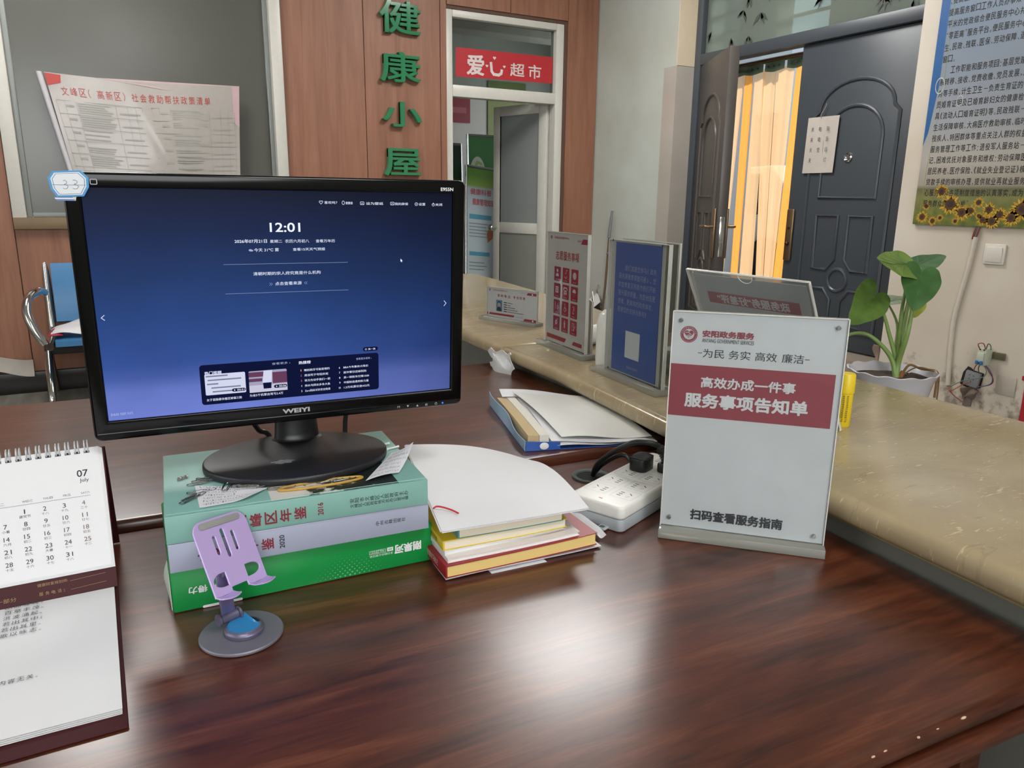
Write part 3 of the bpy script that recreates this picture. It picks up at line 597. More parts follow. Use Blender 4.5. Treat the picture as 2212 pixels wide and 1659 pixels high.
nz = N(nt, 'TexNoise'); nz.inputs['Scale'].default_value = 9; nz.inputs['Detail'].default_value = 3; L(tc.outputs['Object'], nz.inputs['Vector']); mz = N(nt, 'MapRange'); mz.inputs['To Min'].default_value = .58; mz.inputs['To Max'].default_value = .92; L(nz.outputs['Fac'], mz.inputs[0])
mx.inputs[0].default_value = .75; L(r.outputs[0], mx.inputs[6]); L(r2.outputs[0], mx.inputs[7])
b.inputs['Base Color'].default_value = (.002, .002, .003, 1); b.inputs['Roughness'].default_value = .4; b.inputs['Specular IOR Level'].default_value = .1; L(mx.outputs[2], b.inputs['Emission Color']); L(mz.outputs[0], b.inputs['Emission Strength'])
scr = MB().rect(-.2045, -.1285, .2055, .1285, -.0005).build('screen', m, t, MM)
UI = MB(); z = .0002; TX = UI.text
TX('12:01', -.0178, .0815, .0166, .0921, z, 0, .012)
TX('2026年07月21日', -.0571, .0692, -.0217, .0735, z, 0, .006); TX('星期二', -.0183, .0692, -.0046, .0727, z); TX('农历六月初八', -.0013, .0690, .0262, .0729, z); TX('查看万年历', .0340, .0690, .0566, .0726, z)
UI.disc(-.0405, .0610, .0019, z, 1, 14, .0013).disc(-.0390, .0606, .0016, z, 1, 14, .0010); TX('今天 31℃ 雾', -.0365, .0592, -.0088, .0632, z); TX('查看15天天气预报', .0071, .0596, .0446, .0630, z)
UI.line([(-.0707, .0453), (.0714, .0448)], .0003, z, 1).line([(-.0707, .0115), (.0712, .0110)], .0003, z, 1)
TX('清朝时期的宗人府究竟是什么机构', -.0389, .0317, .0383, .0358, z); TX('点击查看来源', -.0150, .0195, .0155, .0236, z)
for s_, x in ((1, -.0214), (1, -.0196)): UI.line([(x, .0228), (x + .0014, .0212), (x, .0196)], .0003, z, 1)
for x in (.0188, .0206): UI.line([(x + .0014, .0230), (x, .0214), (x + .0014, .0198)], .0003, z, 1)
def heart(mb, cx, cy, r, wd, z, mi, fill=False):
    P = [(cx + r * math.sin(a) ** 3, cy + r * (13 * math.cos(a) - 5 * math.cos(2 * a) - 2 * math.cos(3 * a) - math.cos(4 * a)) / 16) for a in [2 * PI * k / 24 for k in range(24)]]
    return mb.flat(P, z, mi) if fill else mb.line(P, wd, z, mi, True)
heart(UI, .0416, .1157, .0021, .0004, z, 0)
TX('喜欢吗？', .0455, .1138, .0606, .1170, z); UI.line([(.0678 + .0015 * math.cos(a), .1153 + .0021 * math.sin(a)) for a in [k * PI / 8 for k in range(16)]], .0004, z, 0, True); TX('健康操', .0705, .1135, .0790, .1167, z)
for cx in (.0905, .1277):
    UI.line(rr(cx - .0022, .1132, cx + .0022, .1166, .0006, 2), .0004, z, 0, True).line([(cx - .0012, .1142), (cx, .1152), (cx + .0012, .1142)], .0004, z)
TX('设为壁纸', .0952, .1131, .1163, .1164, z); TX('我的屏保', .1308, .1130, .1477, .1162, z)
UI.ring(.1582, .1145, .0016, .0020, z, 0, 16).disc(.1582, .1145, .0005, z, 0, 8); TX('设置', .1612, .1128, .1699, .1160, z)
UI.ring(.1803, .1140, .0014, .0018, z, 0, 16).line([(.1803, .1141), (.1803, .1163)], .0004, z); TX('关闭', .1830, .1125, .1920, .1157, z)
UI.flat([(.1377, .0478), (.1377, .0438), (.1386, .0447), (.1393, .0433), (.1399, .0436), (.1392, .0449), (.1404, .0450)], z)
UI.line([(-.1966, -.0070), (-.1998, -.0098), (-.1966, -.0126)], .0006, z).line([(.1960, -.0079), (.1988, -.0113), (.1960, -.0147)], .0006, z)
UI.text('360', -.2021, -.1228, -.1938, -.1200, z, 1, -.01); UI.text('壁纸', -.1925, -.1229, -.1788, -.1198, z, 1)
TX('热门视频', -.1003, -.0832, -.0815, -.0792, z + .0004, 0, .012); TX('查看更多 ›', -.0238, -.0770, -.0023, -.0742, z + .0004, 1)
TX('女子查脑垂体瘤还被催三胎', -.1001, -.1158, -.0606, -.1126, z + .0004); TX('为省5千机票自驾亏2.4万', -.0517, -.1150, -.0125, -.1118, z + .0004)
TX('00:51', -.0655, -.1056, -.0570, -.1032, z + .0010); TX('00:06', -.0170, -.1054, -.0085, -.1030, z + .0010)
for x, y in ((-.0682, -.1044), (-.0197, -.1042)): UI.flat([(x - .0007, y - .0010), (x + .0010, y), (x - .0007, y + .0010)], z + .0010)
TX('热搜榜', .0077, -.0788, .0222, -.0748, z + .0004, 0, .012); TX('查看更多榜单 ›', .0789, -.0788, .0985, -.0760, z + .0004, 1)
for i, s_ in enumerate(('睡前刷牙可能是错的', '男孩死于夺冠庆祝', '菲方先动手我们一把', '排水沟捞出多条大鱼', 'Zara回应试衣安全隐患')):
    y = -.0868 - .00665 * i; TX(str(i + 1), .0095, y - .0012, .0107, y + .0012, z + .0004, 2 if i < 3 else 0); TX(s_, .0140, y - .0015, [.0451, .0432, .0455, .0452, .0453][i], y + .0015, z + .0004)
for i, s_ in enumerate(('BBA今年集体大降价', '敲诈餐饮店被刑拘', '卖一辆新车仅赚1500', '中国制造遇到新力量', '1.5万机票仅退432元')):
    y = -.0872 - .00660 * i; TX(str(i + 6), .0568 if i < 4 else .0560, y - .0012, .0582, y + .0012, z + .0004); TX(s_, .0625, y - .0015, [.0943, .0915, .0950, .0943, .0955][i], y + .0015, z + .0004)
TX('换一换', .0945, -.0668, .1038, -.0643, z + .0008); UI.ring(.0916, -.0656, .0009, .0012, z + .0008, 0, 12)
UI.build('screen_lettering', [emit('ui_white', 'e6ecff', .85), emit('ui_grey', 'a9b6e0', .7), emit('ui_orange', 'e0805a', .8)], scr, MM)
mb = MB(); mb.flat(rr(-.1055, -.1200, .1078, -.0712, .0035), .0003).flat(rr(.0880, -.0682, .1072, -.0630, .0024), .0003)
mb.flat(rr(-.1006, -.1084, -.0553, -.0828, .0015), .0005, 1).flat(rr(-.0514, -.1099, -.0070, -.0830, .0015), .0005, 2)
for k, (a, b2) in enumerate(((-.0992, -.075), (-.0975, -.060), (-.0985, -.086), (-.0940, -.061), (-.0930, -.064))): mb.rect(a, -.0862 - .0048 * k, b2, -.0845 - .0048 * k, .0006, 3)
mb.rect(-.0514, -.0905, -.034, -.0845, .0006, 4).rect(-.0514, -.0965, -.036, -.0925, .0006, 4).rect(-.0240, -.1000, -.0070, -.0860, .0006, 4).rect(-.0514, -.1099, -.0070, -.1010, .0006, 5)
mb.flat([(-.0360, -.0985), (-.0340, -.0832), (-.0240, -.0832), (-.0255, -.0985)], .0007, 1).flat([(-.0350, -.1060), (-.0355, -.0985), (-.0255, -.0985), (-.0260, -.1060)], .0007, 0)
mb.flat(rr(-.0712, -.1064, -.0558, -.1024, .0019), .0009, 0).flat(rr(-.0228, -.1062, -.0074, -.1022, .0019), .0009, 0)
mb.build('screen_panel', [emit('panel_dark', '0d1230', 1.0), emit('thumb_white', 'b9bdd2', 1.0), emit('thumb_grey', '8d8fa6', 1.0), emit('thumb_text', '6d7086', 1.0), emit('thumb_red', '5b3550', 1.0), emit('thumb_pale', 'b0aec0', 1.0)], scr, MM)
mb = MB(); mb.text('WEIYI', -.0147, -.1394, .0181, -.1336, .0042, 0, .03).text('E955N', .1885, .1310, .2050, .1352, .0042, 1, .02)
for s_, x, y in (('M', .1329, -.1462), ('E', .1715, -.1468)): mb.text(s_, x - .0016, y - .0014, x + .0016, y + .0014, .0042)
mb.flat([(.1440, -.1450), (.1472, -.1450), (.1456, -.1478)], .0042).flat([(.1571, -.1480), (.1603, -.1480), (.1587, -.1452)], .0042)
mb.ring(.1848, -.1468, .0013, .0017, .0042, 0, 16).line([(.1848, -.1466), (.1848, -.1446)], .0004, .0042).line(rr(-.1945, .1318, -.1885, .1368, .001), .0008, .0042, 0, True)
mb.build('lettering', [mat('silver_print', 'a9abad', .4), WHITEINK], t, MM)
MB().sph((.1942, -.1468, .004), .0012, n=10).build('power_light', emit('power_led', '2f63ff', 2.0), t, MM)
# neck and oval foot (world-aligned, turned with the monitor)
FM = frame((.199, .926, TZ), -3.7)
MB().prism([(.1125 * math.cos(2 * PI * k / 72), .0885 * math.sin(2 * PI * k / 72)) for k in range(72)], .0005, .0105, .0028, 3).build('foot', mat('foot_black', '17181b', .42, bump=.08, bscale=900), t, FM)
ft = MB(); ft.prism([(.006 * math.cos(a) * (1 + .25 * math.sin(5 * a)) * 2 - .033 * 0 - .022, .006 * math.sin(a) * (1 + .2 * math.cos(7 * a)) * 1.0 - .026) for a in [2 * PI * k / 40 for k in range(40)]], .0105, .0109, 0); ft.build('peeled_sticker', mat('foil_scrap', '8f9496', .35, metal=.6, amt=.5, scale=400), t, FM)
MB().lathe([(.033, .0106), (.0295, .013), (.0285, .02), (.0265, .045), (.0255, .105)], 32, sy=.6, M=Matrix.Translation((.010, .066, 0))).build('neck', BLACKP, t, FM)
mb = MB().tube([(-.040, .064, .066), (-.046, .07, .045), (-.036, .088, .020), (-.02, .098, .002), (-.0, .14, -.096)], .0035, 8, sub=5); mb.build('video_cable', BLACKP, t, FM)
mb = MB().tube([(.085, .064, .070), (.094, .068, .052), (.088, .085, .034), (.083, .10, .016), (.09, .14, -.096)], .0035, 8, sub=5); mb.build('power_cable', BLACKP, t, FM)
# sticker 33 folded over the corner
SM = frame(o_ + e_ * 0 , ex=e_, up=u_)
oc = [(-.2320, .1376), (-.2275, .1440), (-.2020, .1455), (-.1955, .1385), (-.1960, .1290), (-.2015, .1195), (-.2260, .1185), (-.2305, .1260)]
t = thing('name_sticker', 'blue-bordered white sticker with handwritten 33 on the monitor corner', 'sticker', frame(o_ + e_ * -.214 + u_ * .119, ex=e_, up=u_))
cx, cy = -.2140, .1320
sc_ = lambda k: [(cx + (x - cx) * k, cy + (y - cy) * k) for x, y in oc]
MB().prism(oc, .0046, .0052).build('border', mat('sticker_blue', '3f8dc2', .4), t, SM)
MB().flat(sc_(.87), .0054).flat(sc_(.80), .0055, 1).flat(sc_(.77), .0056).build('label_field', [mat('sticker_white', 'd4d8dc', .5), mat('sticker_line', '3a6d9a', .5)], t, SM)
mb = MB().line([(-.2284, .1308), (-.1990, .1308)], .0004, .0058)
def three(x, y, w_, h): return [(x + w_ * a, y + h * b_) for a, b_ in ((.2, .92), (.45, 1), (.8, .85), (.75, .65), (.3, .52), (.75, .45), (.95, .28), (.7, .05), (.3, .02), (.05, .12))]
mb.line(three(-.2195, .1266, .0050, .0088), .0004, .0058, 1).line(three(-.2110, .1266, .0060, .0094), .0004, .0058, 1)
mb.build('handwriting', [mat('sticker_line', '3a6d9a', .5), GREYINK], t, SM)
MB().prism([(-.2285, .1186), (-.2265, .1150), (-.2095, .1148), (-.2085, .1190)], .0043, .0046).line([(-.2275, .1172), (-.2100, .1172)], .0014, .0048, 1).flat([(-.2120, .1187), (-.2086, .1189), (-.2098, .1148)], .0049, 2).build('folded_tab', [mat('tab_blue', '5f7fb5', .5), WHITEINK, mat('tab_cream', 'cfcaa8', .6)], t, SM)

# ------------------------------------------------------------------ odds and ends on the teal book
TT = frame((.0343, .8124, TZ), -4.15)
random.seed(21)
def note(label, quad, nrm_lift, rows, name='paper_note'):
    t = thing(name, label, 'note', TT @ Matrix.Translation((quad[0][0], quad[0][1], .0008)))
    q = [Vector(p) for p in quad]
    def P(u, v):
        p = q[0] * (1 - u) * (1 - v) + q[1] * u * (1 - v) + q[2] * u * v + q[3] * (1 - u) * v
        return (p.x, p.y, .0010 + nrm_lift(u, v))
    MB().surf(P, 24, 16, .0003).build('sheet', PAPER, t, TT)
    mb = MB(); scribble(mb, 0.05, .06, .92, .94, rows, .011, 0)
    for v in mb.bm.verts: a = P(max(0, min(1, v.co.x)), max(0, min(1, v.co.y))); v.co = (a[0], a[1], a[2] + .0005)
    return t, mb
def scribble_uv(mb, rows):
    for r in range(rows):
        y = 1 - (r + .6) / (rows + .3); x = .05 + random.uniform(0, .06); xe = random.uniform(.62, .95)
        while x < xe:
            n = random.randint(3, 5); w_ = random.uniform(.018, .04); h = .62 / rows
            P = [(x + random.uniform(0, w_), y + random.uniform(-h / 2, h / 2)) for _ in range(n)]; mb.line(P, .0065, 0); x += w_ + random.uniform(.008, .02)
scribble = lambda mb, a, b_, c, d, rows, wd, z: scribble_uv(mb, rows)
t, mb = note('creased handwritten white note under paper clips on the teal book', [(.0350, .0107), (.088, .0150), (.1090, .0420), (.0330, .0815)], lambda u, v: .0004 + .009 * max(0, u - .62) ** 1.5 * (1 - v) * 2.2, 7)
mb.build('handwriting', GREYINK, t, TT)
t, mb = note('small handwritten slip curling up beside the monitor foot', [(.2165, .0190), (.2600, .0300), (.2965, .0890), (.2715, .1040)], lambda u, v: .001 + .016 * (u * v) ** 2 + .002 * math.sin(3 * u), 6)
mb.build('handwriting', GREYINK, t, TT)
def clip_mesh():
    mb = MB(); a = .0040
    pts = [(.004, -.0022), (.021, -.0022), (.0240, 0), (.021, .0022), (.003, .0022), (0, -.0006), (.003, -.0036), (.027, -.0036), (.0306, 0), (.027, .0034), (.007, .0034)]
    mb.tube([(x, y, .0006 + .0003 * (i % 3)) for i, (x, y) in enumerate(pts)], .00055, 6, sub=3); return mb
spots = [(.030, .094, 20, 0), (.036, .100, -18, .0013), (.025, .086, 12, 0), (.024, .060, 4, 0), (.016, .030, 52, 0), (.018, .034, 38, .0013), (.062, .047, 75, .0018), (.071, .058, -6, .0018), (.077, .052, -14, .0030), (.108, .0375, -4, .0008), (.163, .036, 6, .0008), (.178, .0345, 4, .0008)]
names = ['paper clip nearest the silver scrap, in the tangled clips by the foot', 'paper clip tucked against the foot at the edge of the teal book', 'paper clip poking out of the tangled clips towards the spine', 'paper clip lying across the edge of the creased note',
    'lower of two crossed paper clips near the spine corner of the teal book', 'upper of two crossed paper clips near the spine corner of the teal book', 'paper clip standing crosswise on the creased note', 'paper clip on the creased note touching the foot', 'second paper clip on the creased note, overlapping another',
    'paper clip beyond the curled corner of the creased note', 'paper clip inside the yellow rubber band, towards the note', 'paper clip inside the yellow rubber band, towards the slip']
STEEL = mat('clip_steel', 'a9a9a6', .2, metal=1)
proto = None
for (x, y, a, dz), nm in zip(spots, names):
    M = TT @ Matrix.Translation((x, y, .0004 + dz)) @ Matrix.Rotation(math.radians(a), 4, 'Z')
    if proto is None: proto = o = clip_mesh().build('paper_clip', STEEL, None, M)
    else: o = copy_tree(proto, None, M)
    tag(o, nm, 'paper clip', 'paper clips on the teal book')
mb = MB().tube([(.190 + .048 * math.cos(a) * (1 if math.cos(a) > 0 else 1.02) - .022, .031 + .0085 * math.sin(a) + .002 * math.cos(a), .0019) for a in [2 * PI * k / 48 for k in range(48)]], .0016, 8, closed=True)
tag(mb.build('rubber_band', mat('amber_rubber', 'b08a3c', .4), None, TT), 'yellow rubber band lying around paper clips in front of the monitor foot', 'rubber band')
mb = MB().surf(lambda u, v: (.0150 + .012 * u, .106 + .008 * u + .004 * v, .0006 + .003 * math.sin(PI * v) + .0008 * math.sin(20 * u)), 8, 6, .0003)
tag(mb.build('foil_scrap', mat('silver_foil', 'b9bbbb', .25, metal=.9), None, TT), 'twisted silver scrap on the teal book apart from the clips', 'scrap')
for i, (a, b_) in enumerate((((.2655, .140, .0016), (.2790, .146, .0016)), ((.2700, .122, .0016), (.2870, .128, .0016)))):
    mb = MB().cyl(a, b_, .0013, n=10).sph(a, .0022, (1, 1, 1), n=10).sph(b_, .0018, n=10)
    tag(mb.build('cotton_bud', mat('white_cotton', 'd5d6d2', .7), None, TT), ['white cotton bud beside the foot, farther from the slip', 'white cotton bud beside the foot, touching the slip'][i], 'cotton bud', 'cotton buds by the monitor foot')
# ------------------------------------------------------------------ lilac phone stand
PB = frame((.0922, .742, DZ), 20)
t = thing('phone_stand', 'lilac metal phone stand with round base and slotted tilted plate', 'phone stand', PB)
LILAC = mat('lilac_metal', 'bba6da', .42, metal=.25, amt=.05, scale=900, bump=.12, bscale=1500); DLIL = mat('dark_lilac', '6c6880', .4, metal=.5)
MB().lathe([(0, 0), (.0395, 0), (.0415, .0012), (.0415, .0030), (.0405, .0042), (0, .0046)], 64).build('base', mat('base_slate', '75737e', .42, metal=.35), t)
MB().lathe([(0, .0046), (.0188, .0046), (.0195, .0062), (.0195, .0088), (.0182, .0100), (.0178, .0120), (.0165, .0128), (.0162, .0118), (0, .0118)], 48, M=Matrix.Translation((.0015, -.003, 0))).build('hub', DLIL, t)
mb = MB().disc(.0015, -.003, .0162, .0120, 0, 36).flat([(.0015 + .0163 * math.cos(a), -.003 + .0163 * math.sin(a)) for a in [math.radians(40 + 12 * k) for k in range(24)]], .0123, 1)
mb.surf(lambda u, v: (.0125 - .004 * u + .001 * v, -.012 + .022 * u, .0123 + .006 * v * u), 6, 4, .0002, 1)
mb.build('mirror_disc', [mat('mirror', 'c9cdd0', .05, metal=1), mat('blue_film', '2f7fb5', .15)], t)
po = Vector((.098, .7503, .7959)); pe = Vector((.8079, .577, -.1201)); pu = Vector((-.1927, .4512, .8714)); PM = frame(po, ex=pe, up=pu)
def slot(x0, y0, x1, y1, r, n=8):
    d = (Vector((x1, y1)) - Vector((x0, y0))).normalized(); a0 = math.atan2(d.y, d.x)
    return [(x1 + r * math.cos(a0 - PI / 2 + PI * k / n), y1 + r * math.sin(a0 - PI / 2 + PI * k / n)) for k in range(n + 1)] + [(x0 + r * math.cos(a0 + PI / 2 + PI * k / n), y0 + r * math.sin(a0 + PI / 2 + PI * k / n)) for k in range(n + 1)]
def dee(cx, y0, y1, hw, fl):      # a window straight on one side, round on the other
    ym, h = (y0 + y1) / 2, (y1 - y0) / 2
    return [(cx - fl * hw * .6, y0), (cx - fl * hw * .6, y1)] + [(cx + fl * hw * (-.1 + 1.1 * math.cos(a)), ym + h * math.sin(a)) for a in [PI / 2 - PI * k / 14 for k in range(15)]]
outline = [(-.0352, .002), (-.0125, .002), (-.0120, .0070), (.0085, .0070), (.0090, .002), (.0352, .002), (.0352, .0665)] + [(.0222 + .013 * math.cos(a), .0665 + .0135 * math.sin(a)) for a in [PI / 2 * k / 8 for k in range(1, 9)]] + [(-.0222 + .013 * math.cos(a), .0665 + .0135 * math.sin(a)) for a in [PI / 2 + PI / 2 * k / 8 for k in range(0, 9)]]
plate = MB().prism(outline, -.0009, .0009, .0004, 1, holes=[slot(-.0130, .0438, -.0130, .0600, .0020), slot(-.0010, .0385, -.0010, .0648, .0023), slot(.0110, .0425, .0110, .0600, .0020), dee(-.0205, .0100, .0240, .0105, -1), dee(.0185, .0105, .0235, .0115, 1)]).build('plate', LILAC, t, PM)
MB().prism(slot(-.0235, .0742, .0235, .0742, .0034), .0009, .0022, .0005, 2).build('rubber_pad', mat('grey_rubber', '8b8c88', .8), plate, PM)
for x0, x1 in ((-.0352, -.0125), (.0090, .0352)):
    MB().surf(lambda u, v: (x0 + (x1 - x0) * u, .0025 - .004 * math.sin(v * PI / 2) - .002 * math.sin(PI * u), .0002 + .0115 * v + .002 * math.sin(PI * u) * v), 10, 8, .0014).build('hook', LILAC, plate, PM)
# two-joint arm from the hub up to the back of the plate
hb = PB @ Vector((-.004, .0165, .016)); top = PM @ Vector((-.003, .024, -.008)); mid = (hb * .42 + top * .58)
ax = PB.to_3x3() @ Vector((1, 0, 0))
mb = MB().cyl(hb - ax * .0095, hb + ax * .0095, .0052, n=24, bev=.0008); mb.cyl(hb - ax * .0125, hb - ax * .0098, .0066, n=24, bev=.0006).cyl(hb + ax * .0098, hb + ax * .0125, .0066, n=24, bev=.0006).build('hinge', DLIL, t, I)
ARMM = frame(hb, ex=ax, up=(top - hb)); al = (top - hb).length
MB().box((0, al / 2, 0), (.0150, al, .0028), .0008).build('arm', mat('arm_metal', '8079a0', .3, metal=.7), t, ARMM)
ax2 = PM.to_3x3() @ Vector((1, 0, 0))
MB().cyl(top - ax2 * .009, top + ax2 * .009, .0050, n=24, bev=.0008).box((0, 0, 0), (.016, .018, .004), .001, M=PM @ Matrix.Translation((-.003, .026, -.003))).build('upper_hinge', DLIL, t, I)

# ------------------------------------------------------------------ calendar and the sheets it stands on
MAROON = mat('maroon_board', '3c1116', .62, amt=.1, spec=.3)
t = thing('clip_folder', 'maroon folder lying under the printed sheets on the desk', 'folder', frame((-.14, .80, DZ)))
MB().span((-.250, .6385, DZ + .0003), (-.0165, .962, DZ + .0028), .0012).build('cover', MAROON, t, I)
t = thing('sheet_stack', 'stack of white printed sheets with a classical poem, under the desk calendar', 'paper stack', frame((-.14, .80, DZ)))
for k in range(4):
    z0 = DZ + .0030 + .0013 * k; dx = .0010 * math.sin(3 * k); dy = -.0008 * k
    MB().surf(lambda u, v: (-.240 + .2195 * u + dx, .6580 + .297 * v - dy, z0 + .0012 * math.sin(PI * u) * (1 - v) ** 2), 10, 10, .0004).build('sheet', PAPER, t, I)
mb = MB(); z = DZ + .0086
rows = ['水何澹澹，山岛竦峙。', '树木丛生，百草丰茂。', '秋风萧瑟，洪波涌起。', '日月之行，若出其中；', '星汉灿烂，若出其里。', '幸甚至哉，歌以咏志。']
for i, s_ in enumerate(rows): mb.spine(s_, -.1655, -.0835 + .0008 * (i % 2), .8915 - .0122 * i, .8995 - .0122 * i, z, 0, 0, .22, 0)
mb.spine('与正文内容无关。', -.1400, -.0820, .7420, .7495, z, 0, 0, .25, 0).spine('起。', -.1220, -.1090, .6735, .6795, z, 0, 0, .25, 0).spine('亦。', -.1230, -.1100, .6655, .6715, z, 0, 0, .25, 0)
mb.build('printed_text', GREYINK, t, I)
up = Vector((0, .06, .147)).normalized(); cf = Vector((-.017, .8975, DZ + .0090)); CMx = frame((0, cf.y, cf.z), ex=(1, 0, 0), up=up)
t = thing('desk_calendar', 'tented desk calendar with maroon stand and white ring-bound July page', 'calendar', frame((-.13, .93, DZ + .009)))
XL = -.250
fx = CMx
mb = MB().prism([(XL, -.002), (-.0160, -.002), (-.0145, .158), (XL, .158)], -.0022, -.0004, .0005, 1, M=fx)
bk_foot = Vector((0, 1.020, DZ + .0005))
tp = fx @ Vector((0, .158, -.001)); upb = (tp - Vector((0, 1.035, DZ + .0012))).normalized()
BMx = frame((0, 1.035, DZ + .0012), ex=(1, 0, 0), up=upb); lb = (tp - Vector((0, 1.035, DZ + .0012))).length
mb.prism([(XL, 0), (-.0105, 0), (-.0130, lb), (XL, lb)], -.001, .001, .0005, 1, M=BMx)
st = mb.build('stand', MAROON, t, I)
for k in range(4): MB().prism([(XL + .003, .0235 - .0010 * k), (-.0195 + .0010 * k, .0235 - .0010 * k), (-.0200 + .0012 * k, .1590 - .0006 * k), (XL + .003, .1590 - .0006 * k)], .0020 - .0006 * k, .0024 - .0006 * k).build('page', PAPER, t, fx)
mb = MB(); z = .0027
mb.text('07', -.0440, .1268, -.0330, .1345, z, 0, .008).text('July', -.0420, .1196, -.0328, .1248, z)
for s_, x0, x1 in (('SUN日', -.1780, -.1680), ('MON一', -.1590, -.1485), ('TUE二', -.1255, -.1150), ('WED三', -.0985, -.0885), ('THU四', -.0790, -.0695), ('FRI五', -.0595, -.0520), ('SAT六', -.0420, -.0335)): mb.text(s_, x0, .1072, x1, .1097, z, 1)
mb.line([(XL + .01, .1050), (-.0330, .1048)], .0003, z, 1)
lun = {1: '建党节', 2: '十八', 3: '十九', 4: '二十', 5: '廿一', 6: '廿二', 7: '小暑', 8: '廿四', 9: '廿五', 10: '廿六', 11: '廿七', 12: '廿八', 13: '廿九', 14: '六月', 15: '初二', 16: '初三', 17: '初四', 18: '初五', 19: '初六', 20: '初七', 21: '初八', 22: '初九', 23: '大暑', 24: '十一', 25: '十二', 26: '十三', 27: '十四', 28: '十五', 29: '十六', 30: '十七', 31: '十八'}
cols = [-.1730, -.1535, -.1160, -.0975, -.0785, -.0595, -.0405]; cols = [-.1545, -.1350, -.1160, -.0972, -.0782, -.0595, -.0405]
for d in range(1, 32):
    c = (d + 2) % 7; r_ = (d + 2) // 7; x = cols[c]; y = .0975 - .0136 * r_; w_ = .0016 if d < 10 else .0034
    s_ = str(d); w0 = .00055 if s_ == '1' else w_ * (.8 if s_.startswith('1') and d > 9 else 1)
    mb.text(s_, x - w0, y - .0024, x + w0, y + .0024, z, 0 if d not in (4, 11, 18, 25) else 2).text(lun[d], x - .0018 * len(lun[d]), y - .0068, x + .0018 * len(lun[d]), y - .0038, z, 1)
mb.build('page_lettering', [INK, GREYINK, mat('brown_ink', '6b5148', .7)], t, fx)
GOLD = mat('dull_gold', '8f6f45', .5)
mb = MB(); z = .0004
mb.text('健康财富规划师:', -.0930, .0138, -.0640, .0172, z).line([(-.062, .0142), (-.0270, .0158)], .0003, z).spine('服务电话:', -.0930, -.0640, .0040, .0078, z, 0, 0, .35, 0).line([(-.062, .0048), (-.0270, .0064)], .0003, z)
mb.text('是您生活的一部分', -.1620, .0036, -.1130, .0082, z)
mb.build('stand_lettering', GOLD, st, fx)
# wire binding: pairs of loops through punched slots
rg = None; sl_ = None
for k in range(26):
    x = -.0320 - .0094 * k
    if x < XL + .004: break
    for q in (-.0016, .0016):
        mb = MB().tube([(x + q, .1605 + .0072 * math.cos(a) , -.0005 + .0062 * math.sin(a)) for a in [2 * PI * j / 20 for j in range(20)]], .00075, 6, closed=True)
        mb.build('binding_ring', mat('white_wire', 'c6c9cc', .3, metal=.3), t, fx)
    MB().rect(x - .0028, .1530, x + .0028, .1556, .0026).build('punched_slot', mat('slot_dark', '232022', .8), t, fx)

# ------------------------------------------------------------------ pile of books and papers in the middle
def bent(name, label, cat, P, mats, th=.0008, nu=16, nv=16, layers=1, gap=.0009, group=None):
    t = thing(name, label, cat, frame(P(.5, .5)), group)
    for k in range(layers):
        off = -gap * k; sx = .0016 * math.sin(2.1 * k); sy = .0014 * math.cos(1.7 * k) * k
        MB().surf(lambda u, v: (lambda p: (p[0] + sx * (1 - u * .4), p[1] - sy * .6, p[2] + off))(P(u, v)), nu, nv, th).build('sheet', mats, t, I)
    return t
def quadP(q, fz=None):
    q = [Vector(p) for p in q]
    def P(u, v):
        p = q[0] * (1 - u) * (1 - v) + q[1] * u * (1 - v) + q[2] * u * v + q[3] * (1 - u) * v
        return (p.x, p.y, p.z + (fz(u, v) if fz else 0))
    return P
bent('sheet_stack', 'loose white sheets at the very bottom of the middle pile of books', 'paper stack', quadP([(.325, .7470, DZ + .0032), (.5370, .7370, DZ + .0036), (.5500, 1.02, DZ + .0034), (.345, 1.03, DZ + .0034)], lambda u, v: .0008 * (1 + math.sin(6 * u)) * (1 - v) ** 3), PAPER, .0006, layers=3, gap=.0009)
mbx = MB().surf(lambda u, v: (.380 + .075 * u, .7400 - .004 * u + .05 * v, DZ + .0005), 4, 4, .0004); tag(mbx.build('paper_slip', PAPER), 'white paper corner sticking out lowest under the middle pile', 'paper')
YB = mat('cream_page_edges', 'dcd3bd', .8, amt=.1, scale=9, stretch=(.02, .02, 60))
def softbook(label, NL, yaw, L_, D_, z0, H_, cov, pages, bend=0, lift=0, name='paperback', cat='book', group='books in the middle pile'):
    M = frame((NL[0], NL[1], DZ + z0), yaw); t = thing(name, label, cat, M, group)
    bz = lambda x: bend * (x / L_) ** 3
    bz0 = lambda x: lift * (x / L_) ** 3
    MB().slab(lambda u, v: (.002 + (L_ - .004) * u, .001 + (D_ - .002) * v, H_ - .0008 + bz(u * L_)), lambda u, v: (.002 + (L_ - .004) * u, .001 + (D_ - .002) * v, .0008 + bz0(u * L_)), 16, 3).build('page_block', pages, t)
    mb = MB().slab(lambda u, v: (L_ * u, D_ * v, H_ + bz(u * L_)), lambda u, v: (L_ * u, D_ * v, H_ - .0009 + bz(u * L_)), 16, 3).slab(lambda u, v: (L_ * u, D_ * v, .0009 + bz0(u * L_)), lambda u, v: (L_ * u, D_ * v, bz0(u * L_)), 16, 3)
    mb.span((0, 0, 0), (.0025, D_, H_), .0008)
    mb.build('cover', cov, t); return t, M
t, M = softbook('red-covered notebook with yellow page edges low in the middle pile', (.3215, .7440), -2.5, .2080, .20, .0062, .0150, mat('red_cover', '8f1c26', .4), YPAGES, .0030, .0014, name='notebook')
mb = MB(); mb.ring(.004, .060, .0016, .0022, 0)
mb = MB().spine('企业管理学习笔记', -.075, -.025, .0045, .0120, .0004, 0, 0, .2, 0); mb.build('spine_lettering', WHITEINK, t, M @ frame((0, 0, 0), ex=(0, -1, 0), up=(0, 0, 1)))
